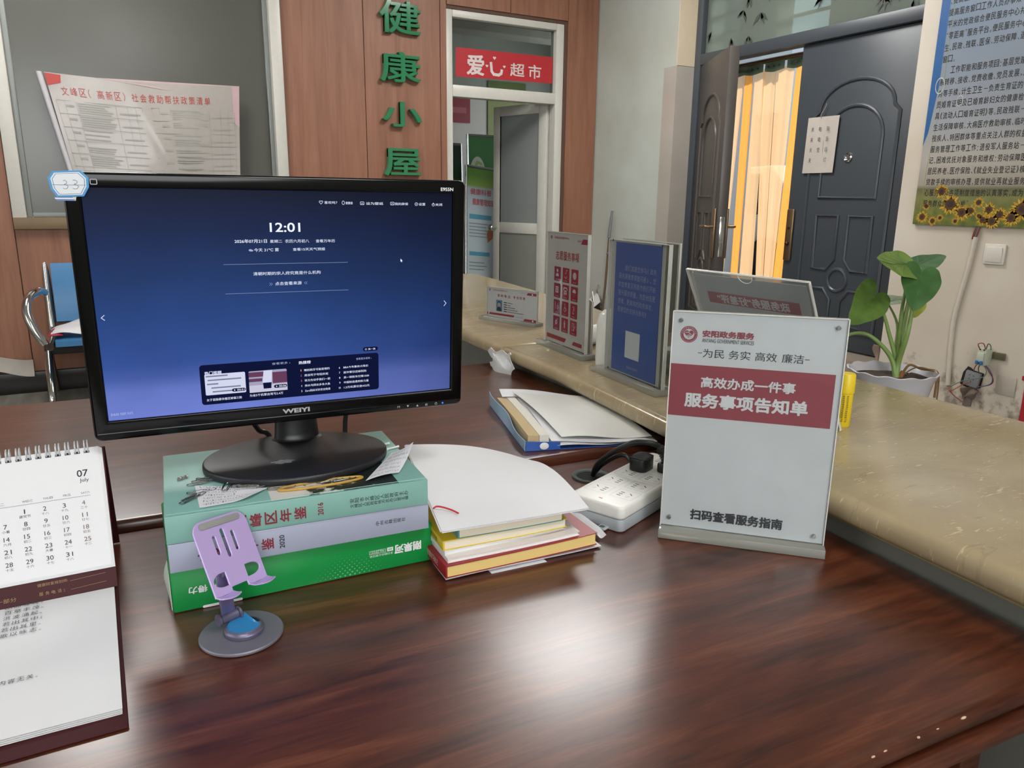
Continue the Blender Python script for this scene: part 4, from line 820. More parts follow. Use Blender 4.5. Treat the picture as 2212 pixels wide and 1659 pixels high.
softbook('thin pinkish-white booklet directly above the red-covered notebook', (.3270, .7500), -3.5, .178, .17, .0215, .0058, mat('pink_white_cover', 'd8cfcc', .5), mat('white_page_edges', 'dedcd8', .8, amt=.1, scale=9, stretch=(.02, .02, 60)), .0024, .0024)
softbook('white dog-eared booklet under the yellow paperback in the middle pile', (.3270, .7590), -2, .165, .16, .0275, .0055, mat('white_booklet', 'd3d4d4', .5), MATS['white_page_edges'], .0022, .0022)
t, M = softbook('yellow paperback with blue-lettered spine under the teal one', (.3255, .7610), -5, .165, .15, .0332, .0120, mat('yellow_cover', 'd3b52f', .45), YB, .0020, .0024)
mb = MB().spine('生活常识手册', -.060, -.020, .0025, .0085, .0006, 0, 0, .15, 0); mb.build('spine_lettering', DK, t, M @ frame((0, 0, 0), ex=(0, -1, 0), up=(0, 0, 1)))
t, M = softbook('small teal illustrated paperback topmost of the books in the middle pile', (.3440, .7590), -6, .1400, .13, .0454, .0120, mat('teal_paperback', '4f8583', .45), YB, .0012, .0016)
mb = MB(); zz = .0122
mb.flat([(.088, .012), (.128, .020), (.130, .030), (.090, .024)], zz, 0).flat([(.060, .016), (.086, .013), (.090, .024), (.075, .032), (.058, .028)], zz, 1).flat([(.004, .004), (.022, .004), (.024, .018), (.006, .024)], zz, 1).flat([(.022, .004), (.042, .004), (.040, .010), (.024, .016)], zz, 2)
mb.text('我的生存文学日记', .052, .0035, .086, .0065, zz + .0002, 3).ring(.046, .005, .0013, .0019, zz, 3)
mb.build('cover_picture', [mat('pic_tan', 'b0825a', .5), mat('pic_brown', '7d5a40', .5), mat('pic_green', '7fae7d', .5), DK], t, M)
tp_ = bent('sheet_stack', 'blank white sheets lying on top of the middle pile, drooping at the far corner', 'paper stack', quadP([(.3215, .7545, DZ + .0620), (.5150, .7360, DZ + .0610), (.5990, 1.035, DZ + .0300), (.3870, 1.045, DZ + .0715)], lambda u, v: .006 * math.sin(PI * u) * v - .014 * (u * v) ** 3 + .010 * math.sin(PI * v) * u), PAPER, .0005, 22, 22, layers=4, gap=.0006)
bent('paper_sheet', 'crumpled white sheet poking out beyond the far end of the red-covered notebook', 'paper', quadP([(.540, .765, DZ + .010), (.556, .752, DZ + .0060), (.575, .86, DZ + .006), (.548, .87, DZ + .010)], lambda u, v: .004 * math.sin(7 * u + 5 * v)), PAPER, .0006)
mb = MB().tube([(.3340, .8095, DZ + .0668), (.339, .810, DZ + .0685), (.346, .804, DZ + .0680), (.353, .795, DZ + .0665), (.3565, .784, DZ + .0660)], .0011, 8, sub=4)
tag(mb.build('bookmark_ribbon', mat('red_ribbon', 'b3262b', .6)), 'short red ribbon lying on the blank white sheets', 'ribbon')

# ------------------------------------------------------------------ blue document case full of papers
FMx = frame((.6250, 1.088, RZ), -15.5)
t = thing('document_case', 'open blue document case stuffed with papers next to the marble counter', 'document case', FMx)
BLUE = mat('case_blue', '2d55a0', .35); LB = mat('case_pale_blue', '8fb0c8', .3)
MB().surf(lambda u, v: (-.004 + .222 * u, -.004 + .30 * v, .0012), 8, 8, .0010).build('bottom', BLUE, t)
MB().surf(lambda u, v: (-.004 - .004 * math.sin(9 * v) * u, -.004 + .305 * v, .0012 + (.018 + .012 * v) * u), 6, 20, .0010).build('side_flap', LB, t)
f = MB().surf(lambda u, v: (-.002 + .062 * u, -.005 - .002 * math.sin(3 * u), .0012 + .0175 * v * (1 - .25 * u)), 8, 4, .0010).build('front_flap', BLUE, t)
MB().lathe([(0, 0), (.0062, 0), (.0062, .0012), (.004, .0018), (0, .0018)], 24, sx=1.3, M=Matrix.Translation((.030, -.0075, .0095)) @ Matrix.Rotation(PI / 2, 4, 'X')).build('press_stud', WHITEP, f, W(t))
MB().slab(lambda u, v: (.004 + .020 * u, .006 + .262 * v, .0255 - .001 * u + .002 * math.sin(PI * v)), lambda u, v: (.004 + .020 * u, .006 + .262 * v, .0026), 4, 12).build('page_block', mat('tan_page_edges', 'b9a27a', .8, amt=.1, scale=9, stretch=(.02, .02, 80)), t)
MB().slab(lambda u, v: (.0245 + .017 * u, .004 + .272 * v, .0255 + .001 * math.sin(PI * v)), lambda u, v: (.0245 + .017 * u, .004 + .272 * v, .0026), 4, 12).build('page_block', mat('cream_edges', 'd3cfc3', .8), t)
def top_sheet(M_, q, fz, name='loose_sheet', m_=PAPER): MB().surf(quadP(q, fz), 20, 20, .0005).build(name, m_, t, M_)
top_sheet(FMx, [(.046, -.006, .0080), (.238, -.002, .0030), (.226, .285, .0060), (.044, .300, .0250)], lambda u, v: .004 * math.sin(PI * v) + .0015 * math.sin(9 * u))
top_sheet(FMx, [(.046, .004, .0130), (.240, -.012, .0055), (.222, .280, .0080), (.050, .290, .0265)], lambda u, v: .003 * math.sin(4 * v) + .0012 * math.sin(8 * u + 1))
top_sheet(FMx, [(.066, .008, .0190), (.236, .004, .0100), (.216, .285, .0120), (.040, .282, .0320)], lambda u, v: .0022 * math.sin(7 * u + 2 * v) * (1 - .4 * v) + .005 * math.sin(PI * v), 'loose_sheet', mat('cream_sheet', 'd3d2cc', .75, bump=.4, bscale=18))
top_sheet(FMx, [(.014, .262, .0290), (.205, .265, .0070), (.212, .312, .0100), (.020, .322, .0300)], lambda u, v: .003 * math.sin(5 * u), 'loose_sheet')

# ------------------------------------------------------------------ power strip, adapter, plug, cable
PS = frame((.5860, .7585, DZ), 22.5)
t = thing('power_strip', 'white eight-way power strip with grey underside on the desk', 'power strip', PS)
Lp, Wp = .235, .088
MB().prism(rr(0, 0, Lp, Wp, .009), .0008, .0185, .002, 2).prism(rr(-.011, .020, .003, .034, .003), .002, .0055, .001, 1).build('underside', mat('strip_grey', '9aa0a4', .4), t)
MB().prism(rr(-.0005, -.0005, Lp + .0005, Wp + .0005, .0095), .0185, .0370, .0035, 3).build('upper_shell', mat('strip_white', 'd6d6d0', .38), t)
MB().prism(rr(-.009, .0235, -.003, .0305, .0015), .0052, .0060).build('mounting_slot', mat('slot_grey', '4d5053', .6), t)
mb = MB(); z = .0372; SLOTM = mat('socket_hole', '4e4e4c', .6); SEAM = mat('strip_seam', 'a9a9a4', .5)
for r_ in range(2):
    for c in range(5):
        x0 = .030 + .040 * c; y0 = .006 + .042 * r_; y1 = y0 + .033
        mb.line([(x0, y0), (x0 + .031, y0), (x0 + .031, y1), (x0, y1)], .0005, z, 1, True)
        a, b_ = (y0 + .010, y0 + .024) if r_ == 0 else (y0 + .023, y0 + .009)
        for k in (-1, 0, 1): mb.rect(x0 + .015 + .0062 * k - .001, b_ - .0032, x0 + .015 + .0062 * k + .001, b_ + .0032, z)
        for k in (-1, 1): mb.flat([(x0 + .015 + k * .0048 - .0030, a - .0022 * k), (x0 + .015 + k * .0048 - .0022, a - .0022 * k - .0012), (x0 + .015 + k * .0048 + .0030, a + .0022 * k), (x0 + .015 + k * .0048 + .0022, a + .0022 * k + .0012)], z)
mb.build('socket_face', [SLOTM, SEAM], t)
MB().rect(.012, .040, .0145, .046, .0372).build('indicator_light', mat('indicator_red', 'b3523e', .4), t)
def onstrip(x, y, z): return PS @ Vector((x, y, z))
AM = PS @ Matrix.Translation((.152, .058, .0374)); 
t = thing('power_adapter', 'black ribbed power adapter plugged into the power strip', 'adapter', AM)
MB().prism(rr(-.0175, -.0145, .0175, .0145, .009), 0, .020, .0015, 2).build('adapter_body', BLACKP, t)
MB().surf(lambda u, v: (-.0155 + .031 * u, -.0125 + .025 * v, .0202 + .0055 * math.sin(PI * u) ** .5 * math.sin(PI * v) ** .5 + .0005 * (int(u * 40) % 2)), 40, 12, .0008).build('grip', mat('ribbed_black', '2a2a2a', .6), t)
t = thing('power_plug', 'black plug with ribbed neck and cable standing in the power strip', 'plug', PS @ Matrix.Translation((.164, .022, .0374)))
MB().prism(rr(-.011, -.011, .011, .011, .004), 0, .016, .003, 2).build('plug_body', BLACKP, t)
P0 = [onstrip(.164, .022, .053), onstrip(.164, .024, .064), onstrip(.162, .034, .076), Vector((.7088, .8600, .832))]
mb = MB().tube(P0[:3], .0055, 10, sub=5)
for k in range(7): mb.cyl(P0[0].lerp(P0[2], .1 + .12 * k), P0[0].lerp(P0[2], .16 + .12 * k), .0066, n=12)
mb.build('strain_relief', BLACKP, t, I)
gp = Vector((GX, GY, DZ))
MB().tube(P0[2:] + [Vector((.692, .878, .829)), Vector((.676, .903, .810)), Vector((.668, .933, .782)), Vector((.672, .952, .7555))], .0042, 10, sub=6).build('power_cable', BLACKP, t, I)
tag(MB().tube([onstrip(.146, .0735, .048), onstrip(.143, .083, .056), Vector((.682, .905, .800)), Vector((.678, .935, .778)), Vector((.680, .960, .7545))], .0036, 10, sub=6).build('adapter_cable', BLACKP), 'thin black cable running from the adapter into the desk cable hole', 'cable')

# ------------------------------------------------------------------ upright acrylic signs
def acrylic_sign(name, label, loc, yaw, w_, h_, base, insert, group=None, th=.004, bd=(.02, .03), bt=.012):
    M = upright(loc, yaw); t = thing(name, label, 'sign', M, group)
    x0, x1 = base
    # local z points to the reader
    MB().box(((x0 + x1) / 2, bt / 2, (bd[0] - bd[1]) / 2), (x1 - x0, bt, bd[0] + bd[1]), .0012, 2).build('base', ACRYLB, t)
    MB().box((w_ / 2, bt + h_ / 2, 0), (w_, h_, th * 2), .0004, 1).build('panel', ACRYL, t)
    e = MB()
    for a, b_ in (((0, bt, -th), (.0012, bt + h_, th)), ((w_ - .0012, bt, -th), (w_, bt + h_, th)), ((0, bt + h_ - .0012, -th), (w_, bt + h_, th))): e.span(a, b_)
    e.build('panel_edge', ACRYLE, t)
    ins = MB().span((insert[0], bt + insert[1], -.0006), (insert[2], bt + insert[3], .0006)).build('printed_card', mat('card_' + insert[4], insert[4], .5), t)
    return t, ins, M
m, nt, b, L = newmat('thick_acrylic'); ACRYLB = m; nt.nodes.remove(b); out = nt.nodes['Material Output']
tr = N(nt, 'BsdfTransparent'); tr.inputs[0].default_value = S('f0f1ec'); gl = N(nt, 'BsdfGlossy'); gl.inputs['Roughness'].default_value = .08; df = N(nt, 'BsdfTranslucent'); df.inputs[0].default_value = S('ecece4'); d2 = N(nt, 'BsdfDiffuse'); d2.inputs[0].default_value = S('e2e2d8')
x1_ = N(nt, 'MixShader'); x1_.inputs[0].default_value = .5; L(df.outputs[0], x1_.inputs[1]); L(d2.outputs[0], x1_.inputs[2]); x2_ = N(nt, 'MixShader'); x2_.inputs[0].default_value = .42; L(tr.outputs[0], x2_.inputs[1]); L(x1_.outputs[0], x2_.inputs[2])
x3_ = N(nt, 'MixShader'); lw = N(nt, 'LayerWeight'); lw.inputs[0].default_value = .3; L(lw.outputs['Fresnel'], x3_.inputs[0]); L(x2_.outputs[0], x3_.inputs[1]); L(gl.outputs[0], x3_.inputs[2]); L(x3_.outputs[0], out.inputs[0])
CRIM = mat('crimson_print', '8f424c', .5); SREW = mat('screw_steel', '9b9d9d', .25, metal=.9)
# the big one on the desk (its square code is left blank)
t, ins, M = acrylic_sign('acrylic_sign', 'large upright acrylic notice stand with crimson band on the dark desk', (.6369, .7404, DZ + .0004), -44.95, .2072, .2922, (-.0008, .2085), (.0012, .0005, .2060, .2910, 'c3c6c8'))
B0 = Matrix.Translation((0, .012, 0)); MT = M @ B0
MB().flat([(.0012, .1548), (.1988, .1542), (.1988, .2230), (.0012, .2236)], .0008).build('crimson_band', CRIM, ins, MT)
z = .0012; mb = MB()
mb.text('安阳政务服务', .0378, .2600, .1003, .2688, z, 1, .03).text('ANYANG GOVERNMENT SERVICES', .0378, .2533, .1005, .2582, z, 0)
mb.text('为民', .0400, .2338, .0660, .2450, z).text('务实', .0715, .2338, .0975, .2450, z).text('高效', .1035, .2338, .1290, .2450, z).text('廉洁', .1350, .2338, .1605, .2450, z).line([(.0340, .2394), (.0388, .2394)], .0008, z).line([(.1618, .2394), (.1668, .2394)], .0008, z)
mb.text('高效办成一件事', .0400, .1945, .1545, .2090, z, 2, .022).text('服务事项告知单', .0210, .1675, .1712, .1870, z, 2, .028).text('扫码查看服务指南', .0385, .0125, .1555, .0275, z, 0, .028)
cx, cy = .0212, .2625
mb.ring(cx, cy, .0096, .0106, z, 1, 40).ring(cx, cy, .0068, .0092, z, 1, 40)
heart(mb, cx, cy + .0008, .0056, 0, z + .0002, 1, True)
for k in range(5): mb.line([(cx - .0030 + .0014 * k, cy - .0002 - .0007 * abs(k - 2)), (cx - .0012 + .0012 * k, cy - .0042 + .0004 * abs(k - 2))], .0006, z + .0004, 3)
mb.line([(cx - .0040, cy + .0022), (cx - .0008, cy + .0026), (cx + .0030, cy - .0004)], .0007, z + .0004, 3)
for k in range(10): a = PI * (k + .5) / 10; mb.disc(cx + .0080 * math.cos(a), cy + .0080 * math.sin(a), .0005, z + .0002, 3, 6)
mb.build('lettering', [mat('dark_grey_print', '2f3134', .6), CRIM, mat('pale_print', 'cfd1d3', .6), mat('card_c3c6c8', 'c3c6c8', .5)], ins, MT)
for x, y in ((.0108, .2803), (.1957, .2810), (.0115, .0128), (.1944, .0105)): MB().cyl((x, y, -.0045), (x, y, .0062), .0026, n=20, bev=.0006).build('screw', SREW, t, MT)
# reclining sign behind it, seen from its back
pv = Vector((1.052, .790, CZ + .003)); exb = Vector((math.cos(math.radians(-84.4)), math.sin(math.radians(-84.4)), 0)); tt_ = Vector((.926, .776, 1.074))
upb = (tt_ - pv); upb = (upb - exb * upb.dot(exb)); hb_ = upb.length; KM = frame(pv, ex=exb, up=upb)      # local z looks away from the staff side? checked below
t = thing('acrylic_sign', 'clear reclining acrylic sign on the counter, seen from behind with mirrored writing', 'sign', frame((1.0, .90, CZ)))
KW = .245
MB().prism(rr(-KW, 0, 0, hb_, .004), -.0022, .0022, .0003, 1).build('panel', ACRYL, t, KM)
e = MB(); 
for a, b_ in (((-KW, 0, -.0022), (-KW + .002, hb_, .0022)), ((-.002, 0, -.0022), (0, hb_, .0022)), ((-KW, hb_ - .0014, -.0022), (0, hb_, .0022))): e.span(a, b_)
e.build('panel_edge', ACRYLE, t, KM)
cdm = mat('grey_card_back', 'cdd0d1', .5); _b = cdm.node_tree.nodes['Principled BSDF']; _o = cdm.node_tree.nodes['Material Output']; _t = N(cdm.node_tree, 'BsdfTranslucent'); _t.inputs[0].default_value = S('b4b8ba'); _m = N(cdm.node_tree, 'MixShader'); _m.inputs[0].default_value = .5; cdm.node_tree.links.new(_b.outputs[0], _m.inputs[1]); cdm.node_tree.links.new(_t.outputs[0], _m.inputs[2]); cdm.node_tree.links.new(_m.outputs[0], _o.inputs[0])
crd = MB().span((-KW + .012, .02, -.0008), (-.008, hb_ - .008, .0008)).build('printed_card', cdm, t, KM)
kz = 1 if (KM.to_3x3() @ Vector((0, 0, 1))).dot(Vector((-1, 0, 0))) > 0 else -1
mb = MB().flat([(-.210, hb_ - .062), (-.026, hb_ - .062), (-.026, hb_ - .040), (-.210, hb_ - .040)], kz * .0012); mb.build('red_band', mat('faint_red', '9c6b70', .6), crd, KM)
mb = MB().text('政务服务“好差评”', -.190, hb_ - .0600, -.045, hb_ - .0425, kz * .0016, 0, .02, 0, mirror=(True if kz > 0 else False)); mb.build('lettering', mat('faint_white', 'c6c8c9', .6), crd, KM)
mb = MB().tube([(-.118 + .014 * math.cos(a), hb_ - .002 + .012 * math.sin(a), kz * .0028) for a in [PI + PI * k / 12 for k in range(13)]], .0006, 6); mb.build('thumb_notch', ACRYLE, t, KM)
MB().prism([(1.056, .792), (1.032, 1.034), (.955, 1.026), (.979, .784)], CZ + .0004, CZ + .0034, .0005, 1).build('foot', ACRYL, t, I)
# blue portrait sign on the counter
t, ins, M = acrylic_sign('acrylic_sign', 'tall blue acrylic sign with white paragraph on the marble counter', (.9565, 1.3235, CZ), -95.0, .2180, .2770, (-.030, .222), (.024, .004, .190, .272, '465f98'), bd=(.021, .022))
BM_ = M @ Matrix.Translation((0, .010, 0)); z = .0010
m, nt, b, L = newmat('white_print_soft'); b.inputs['Base Color'].default_value = S('9aa3ba'); b.inputs['Roughness'].default_value = .6; WSOFT = m
MB().span((.0135, .003, -.0014), (.2015, .2800, -.0008)).build('backing_card', mat('pale_backing', 'a9aba3', .6), t, BM_)
mb = MB()
for i, s_ in enumerate(('    我们诚邀您参与《政务', '服务满意度调查问卷》，您', '的宝贵意见将助力我们不断', '提升服务质量，为您创造更', '便捷、更高效的政务体验。', '感谢您的支持与参与！')):
    y = .2180 - .0172 * i; n = 12; p = .0114; x = .0410
    for j, ch in enumerate(s_.strip()):
        if ch not in '，。、！《》': mb.text(ch, x + p * (j + (2 if i == 0 else 0)), y, x + p * (j + (2 if i == 0 else 0)) + .0098, y + .0112, z)
        else:
            w_ = .003 if ch in '，。、！' else .005; mb.text(ch, x + p * (j + (2 if i == 0 else 0)) + .001, y, x + p * (j + (2 if i == 0 else 0)) + .001 + w_, y + (.010 if ch in '！《》' else .003), z)
mb.text('感谢您的参与', .0850, .0175, .1270, .0235, z).line([(.058 + .016 * math.cos(a), .252 + .018 * math.sin(a)) for a in [-.9 + .15 * k for k in range(14)]], .0006, z, 1)
mb.build('lettering', [WSOFT, mat('dim_gold', '6d6f75', .6)], ins, BM_)
MB().rect(.0760, .0400, .1300, .0960, z).build('white_square', mat('white_square_print', 'c4c6c6', .5), ins, BM_)
mb = MB()
for x, y in ((.018, .2770), (.196, .2755), (.018, .006), (.1955, .002)): MB().disc(x, y, .0024, .0046, 0, 12).build('screw', mat('dark_screw', '3a3b3d', .4, metal=.5), t, BM_)
MB().box((.112, .152, -.024), (.205, .278, .003), .0004, 1).build('rear_panel', ACRYL, t, M)
e = MB().span((.2090, .013, -.0255), (.2145, .290, -.0225)).span((.0095, .2885, -.0255), (.2145, .291, -.0225)); e.build('panel_edge', ACRYLE, t, M)
# red and white portrait sign
t, ins, M = acrylic_sign('acrylic_sign', 'tall white acrylic sign with a grid of red icon tiles on the counter', (1.0105, 1.6645, CZ), -94.5, .2090, .2780, (-.022, .222), (.001, .002, .2060, .2765, 'b9b6b1'), bd=(.020, .022))
RM_ = M @ Matrix.Translation((0, .010, 0)); z = .0010; mb = MB()
RT = mat('red_tile', '97283a', .5); RT2 = mat('purple_red_tile', '8a2a4c', .5)
mb.spine('志愿服务事项', .0440, .1640, .2130, .2340, z, 0, .01, .12, 0)
for r_ in range(4):
    for c in range(3):
        x0 = .0385 + .0445 * c; y0 = .1600 - .0410 * r_; mb.flat(rr(x0, y0, x0 + .0345, y0 + .0355, .002, 3), z, 1 if c else 2)
        cx, cy = x0 + .0172, y0 + .020; k = r_ * 3 + c
        def ln(P, wd=.0016, cl=False): mb.line([(cx + a, cy + b_) for a, b_ in P], wd, z + .0003, 3, cl)
        if k == 0: mb.disc(cx, cy + .006, .0045, z + .0003, 3, 14); mb.flat([(cx - .008, cy - .008), (cx + .008, cy - .008), (cx + .005, cy - .001), (cx - .005, cy - .001)], z + .0003, 3)
        elif k == 1: ln([(-.006, -.006), (-.004, -.009), (.003, -.009), (.005, -.004)]); ln([(-.003, .001), (.002, .004), (.002, .010), (.008, .010)])
        elif k == 2: mb.disc(cx, cy, .0085, z + .0003, 3, 20); mb.disc(cx - .003, cy + .002, .0011, z + .0005, 1, 8).disc(cx + .003, cy + .002, .0011, z + .0005, 1, 8).line([(cx - .004, cy - .003), (cx, cy - .005), (cx + .004, cy - .003)], .0009, z + .0005, 1)
        elif k == 3: mb.rect(cx - .0075, cy - .008, cx + .0075, cy + .003, z + .0003, 3).rect(cx - .0085, cy + .0045, cx + .0085, cy + .0075, z + .0003, 3).rect(cx - .002, cy - .006, cx + .002, cy + .001, z + .0005, 2)
        elif k == 4: mb.flat([(cx - .008, cy - .008), (cx + .008, cy - .008), (cx + .005, cy + .002), (cx - .005, cy + .002)], z + .0003, 3); ln([(-.009, .003), (-.007, .008), (.007, .008), (.009, .003)], .003); mb.disc(cx, cy - .003, .0025, z + .0005, 1, 10)
        elif k == 5: mb.flat([(cx + .0085 * math.cos(a), cy + .001 + .0085 * math.sin(a)) for a in [PI * j / 12 for j in range(13)]], z + .0003, 3); ln([(0, .001), (0, -.009)], .0007)
        elif k == 6: ln([(-.007, -.008), (-.007, .009)]); mb.ring(cx + .005, cy - .003, .003, .0045, z + .0003, 3, 14); ln([(.005, .001), (.005, .006)], .001)
        elif k == 7: mb.ring(cx, cy - .004, .004, .0056, z + .0003, 3, 16).disc(cx - .001, cy + .009, .0018, z + .0003, 3, 8); ln([(-.001, .006), (-.001, 0), (.005, 0), (.008, -.006)])
        elif k == 8: ln([(-.005, .007), (0, .009), (.003, .006), (-.002, -.002), (-.004, -.008), (.003, -.008)]); ln([(-.002, .003), (.004, 0)])
        elif k == 9: ln([(.007, .010), (-.006, -.008)]); mb.ring(cx, cy, .003, .006, z + .0003, 3, 14)
        elif k == 10: mb.disc(cx, cy + .008, .0022, z + .0003, 3, 10); mb.flat([(cx - .002, cy - .009), (cx + .002, cy - .009), (cx + .0035, cy + .005), (cx - .0035, cy + .005)], z + .0003, 3)
        else: ln([(-.006, -.008), (.004, -.008), (.004, .009), (-.006, .009)], .0009, True); ln([(-.003, .005), (.002, .005)], .0008); ln([(-.003, .001), (.002, .001)], .0008); ln([(.009, .003), (.002, -.006)])
        mb.line([(x0 + .009, y0 + .004), (x0 + .0255, y0 + .004)], .0016, z + .0003, 4)
mb.flat([(.0045, .012), (.1020, .012), (.110, .0225), (.0045, .0225)], z, 1).flat([(.1400, .0125), (.1890, .0125), (.1890, .022), (.1480, .022)], z, 1).flat([(.1710, .2560), (.2000, .2560), (.2000, .2680), (.1790, .2680)], z, 1)
mb.ring(.0190, .2660, .003, .0042, z, 1, 16).ring(.0190, .2660, .0, .002, z, 1, 8).text('文峰区政务服务中心', .0340, .2630, .1130, .2690, z, 1).flat([(.1500, .2600), (.1700, .2600), (.1760, .2650), (.1560, .2650)], z, 4)
mb.build('lettering', [mat('red_title', 'a33d40', .6), RT, RT2, mat('icon_white', 'c9bdbd', .6), mat('icon_dim', 'a98a8e', .6)], ins, RM_)
# name card holder, lying landscape
t, ins, M = acrylic_sign('card_holder', 'low landscape acrylic card holder with portrait photo, at the far end of the counter', (1.0585, 2.1035, CZ), -71, .2070, .0935, (-.020, .2120), (.0005, .0005, .2060, .093, 'c3c1c0'), bd=(.018, .022), bt=.010)
CM_ = M @ Matrix.Translation((0, .010, 0)); z = .0010; mb = MB()
mb.spine('爱岗敬业', .0430, .1010, .0640, .0725, z, 0, .01, .3, 0).spine('争创佳绩', .1090, .1610, .0640, .0725, z, 0, .01, .3, 0)
mb.ring(.0130, .0840, .002, .0035, z, 0, 14).ring(.0130, .0840, 0, .0014, z, 0, 8).text('文峰区政务服务中心', .0250, .0810, .0880, .0865, z, 0)
mb.flat([(.0010, .0075), (.1130, .0075), (.1170, .0135), (.0010, .0135)], z, 1).flat([(.1530, .0012), (.2040, .0012), (.2040, .0080), (.1570, .0080)], z, 1).flat([(.1640, .0790), (.2030, .0790), (.2030, .0865), (.1690, .0865)], z, 1).flat([(.120, .0075), (.150, .0075), (.154, .0125), (.124, .0125)], z, 2).flat([(.138, .0820), (.162, .0820), (.166, .0870), (.143, .0870)], z, 2)
for i, w_ in enumerate((.026, .016, .040, .052, .082)): mb.line([(.0720, .0490 - .0068 * i), (.0840, .0487 - .0068 * i)], .0026, z, 3).line([(.0870, .0486 - .0068 * i), (.0870 + w_ * .8, .0478 - .0068 * i)], .0022, z, 4)
mb.build('lettering', [mat('red_title', 'a33d40', .6), RT, mat('pale_lilac_print', 'b5b4c2', .6), INK, mat('dim_ink', '77777a', .7)], ins, CM_)
mb = MB().rect(.0400, .0200, .0655, .0545, z).disc(.0528, .0400, .0062, z + .0003, 1, 16, .0075).disc(.0528, .0450, .0070, z + .0002, 2, 16, .0055).flat([(.0430, .0200), (.0630, .0200), (.0610, .0290), (.0560, .0335), (.0495, .0335), (.0440, .0290)], z + .0004, 3)
mb.build('portrait_photo', [mat('photo_blue', '4a83a8', .5), mat('photo_skin', 'b98d77', .5), mat('photo_hair', '1d1a1a', .5), mat('photo_clothes', '22302f', .5)], ins, CM_)
for x, y in ((.012, .0118), (.190, .083), (.193, .005)): MB().disc(x, y, .0024, .0046, 0, 12).build('screw', WHITEP, t, CM_)

# ------------------------------------------------------------------ other things on the counter
GMx = frame((1.0870, .8160, CZ))
t = thing('glue_stick', 'yellow glue stick standing on the marble counter', 'glue stick', GMx)
YEL = mat('glue_yellow', 'd9bb1f', .4)
MB().lathe([(0, .0), (.0118, .0), (.0125, .001), (.0125, .058), (0, .058)], 28).build('tube', YEL, t)
MB().lathe([(0, .0585), (.0136, .0585), (.0138, .060), (.0132, .089), (.0118, .0915), (0, .0915)], 28).build('cap', YEL, t)
mb = MB(); 
for r_ in range(2):
    for k in range(13):
        a = math.radians(-150 + 28 * r_); u = Vector((math.cos(a), math.sin(a), 0)); p = u * .0127
        MMx = frame((p.x, p.y, .054 - .0036 * k), ex=(-u.y, u.x, 0), up=(0, 0, 1)); g = MB().text('粘贴纸张使用后请盖紧盖子'[k % 12], -.0018, -.0014, .0018, .0014, .0002, 0, 0, 270); mb._add(g.bm, MMx)
mb.build('lettering', INK, t)
BTM = frame((1.0050, 1.372, CZ))
t = thing('lotion_bottle', 'white rounded plastic bottle half hidden by the tall blue sign', 'bottle', BTM)
MB().lathe([(0, 0), (.030, 0), (.034, .004), (.035, .02), (.034, .10), (.030, .118), (.020, .128), (0, .131)], 32).build('bottle_body', mat('milky_plastic', 'cfcfc6', .3), t)
RLM = frame((1.155, 1.62, CZ + .027), 17)
tag(MB().lathe([(.019, -.09), (.0255, -.09), (.0255, .09), (.019, .09), (.019, -.09)], 32, M=Matrix.Rotation(PI / 2, 4, 'Y')).build('paper_roll', mat('roll_white', 'd0d0cd', .6), None, RLM @ Matrix.Translation((0, 0, -.0012))), 'white paper roll lying on the counter behind the red icon sign', 'paper roll')
BRM = frame((1.036, 1.492, CZ), 58)
t = thing('leaflet_box', 'small folded leaflet standing edge-on behind the red icon sign', 'leaflet', BRM)
MB().prism([(0, 0), (.085, 0), (.085, .145), (0, .130)], -.001, .001, M=frame((0, 0, 0), ex=(1, 0, 0), up=(0, 0, 1))).build('front_leaf', mat('leaflet_paper', 'c9c3bb', .5), t)
MB().prism([(0, 0), (.085, 0), (.085, .140), (0, .130)], -.001, .001, M=frame((.003, .003, 0), ex=(math.cos(.25), math.sin(.25), 0), up=(0, 0, 1))).build('back_leaf', mat('leaflet_paper', 'c9c3bb', .5), t)
MB().flat([(.010, .060), (.070, .075), (.070, .088), (.010, .070)], .0014).flat([(.02, .03), (.06, .03), (.05, .06), (.03, .06)], .0014, 1).build('leaflet_print', [mat('leaflet_red', 'b0423a', .5), mat('leaflet_grey', '8f8a88', .5)], t, BRM @ frame((0, 0, 0), ex=(1, 0, 0), up=(0, 0, 1)))
t = thing('sheet_stack', 'papers stacked on the counter beyond the tall blue sign', 'paper stack', frame((1.17, 1.22, CZ)))
for k, c in enumerate(('9fb8b0', 'd2d2ce', 'b9bad0', 'd4d4d2', 'cfcfcb')): MB().box((0, 0, .006 + .011 * k), (.21, .17 - .006 * k, .010), .001, rot=(0, 0, .12 * k - .3)).build('sheet', mat('stack_%d' % k, c, .7), t)
# ------------------------------------------------------------------ potted plant behind the counter
t = thing('plant_stool', 'low dark stool carrying the potted plant behind the counter', 'stool', frame((1.998, 1.355, FZ)))
MB().box((0, 0, .42), (.26, .26, .03), .006).build('seat', mat('stool_wood', '4a3a2e', .5), t)
for x in (-.1, .1):
    for y in (-.1, .1): MB().box((x, y, .2025), (.03, .03, .405), .003).build('leg', MATS['stool_wood'], t)
PTM = frame((1.998, 1.355, FZ + .4355))
t = thing('potted_plant', 'white scalloped pot with a heart-leaved green plant behind the marble counter', 'plant', PTM)
wav = lambda a, r, z: (1 + (.012 * math.cos(12 * a) if z > .20 and r > .09 else 0), .0025 * math.cos(12 * a) if z > .20 and r > .09 else 0)
MB().lathe([(0, 0), (.062, 0), (.066, .004), (.090, .12), (.108, .205), (.119, .232), (.121, .2365), (.117, .238), (.110, .228), (.100, .195), (0, .190)], 96, wav=wav).build('pot', mat('white_ceramic', 'c9c6cb', .25, coat=.3), t)
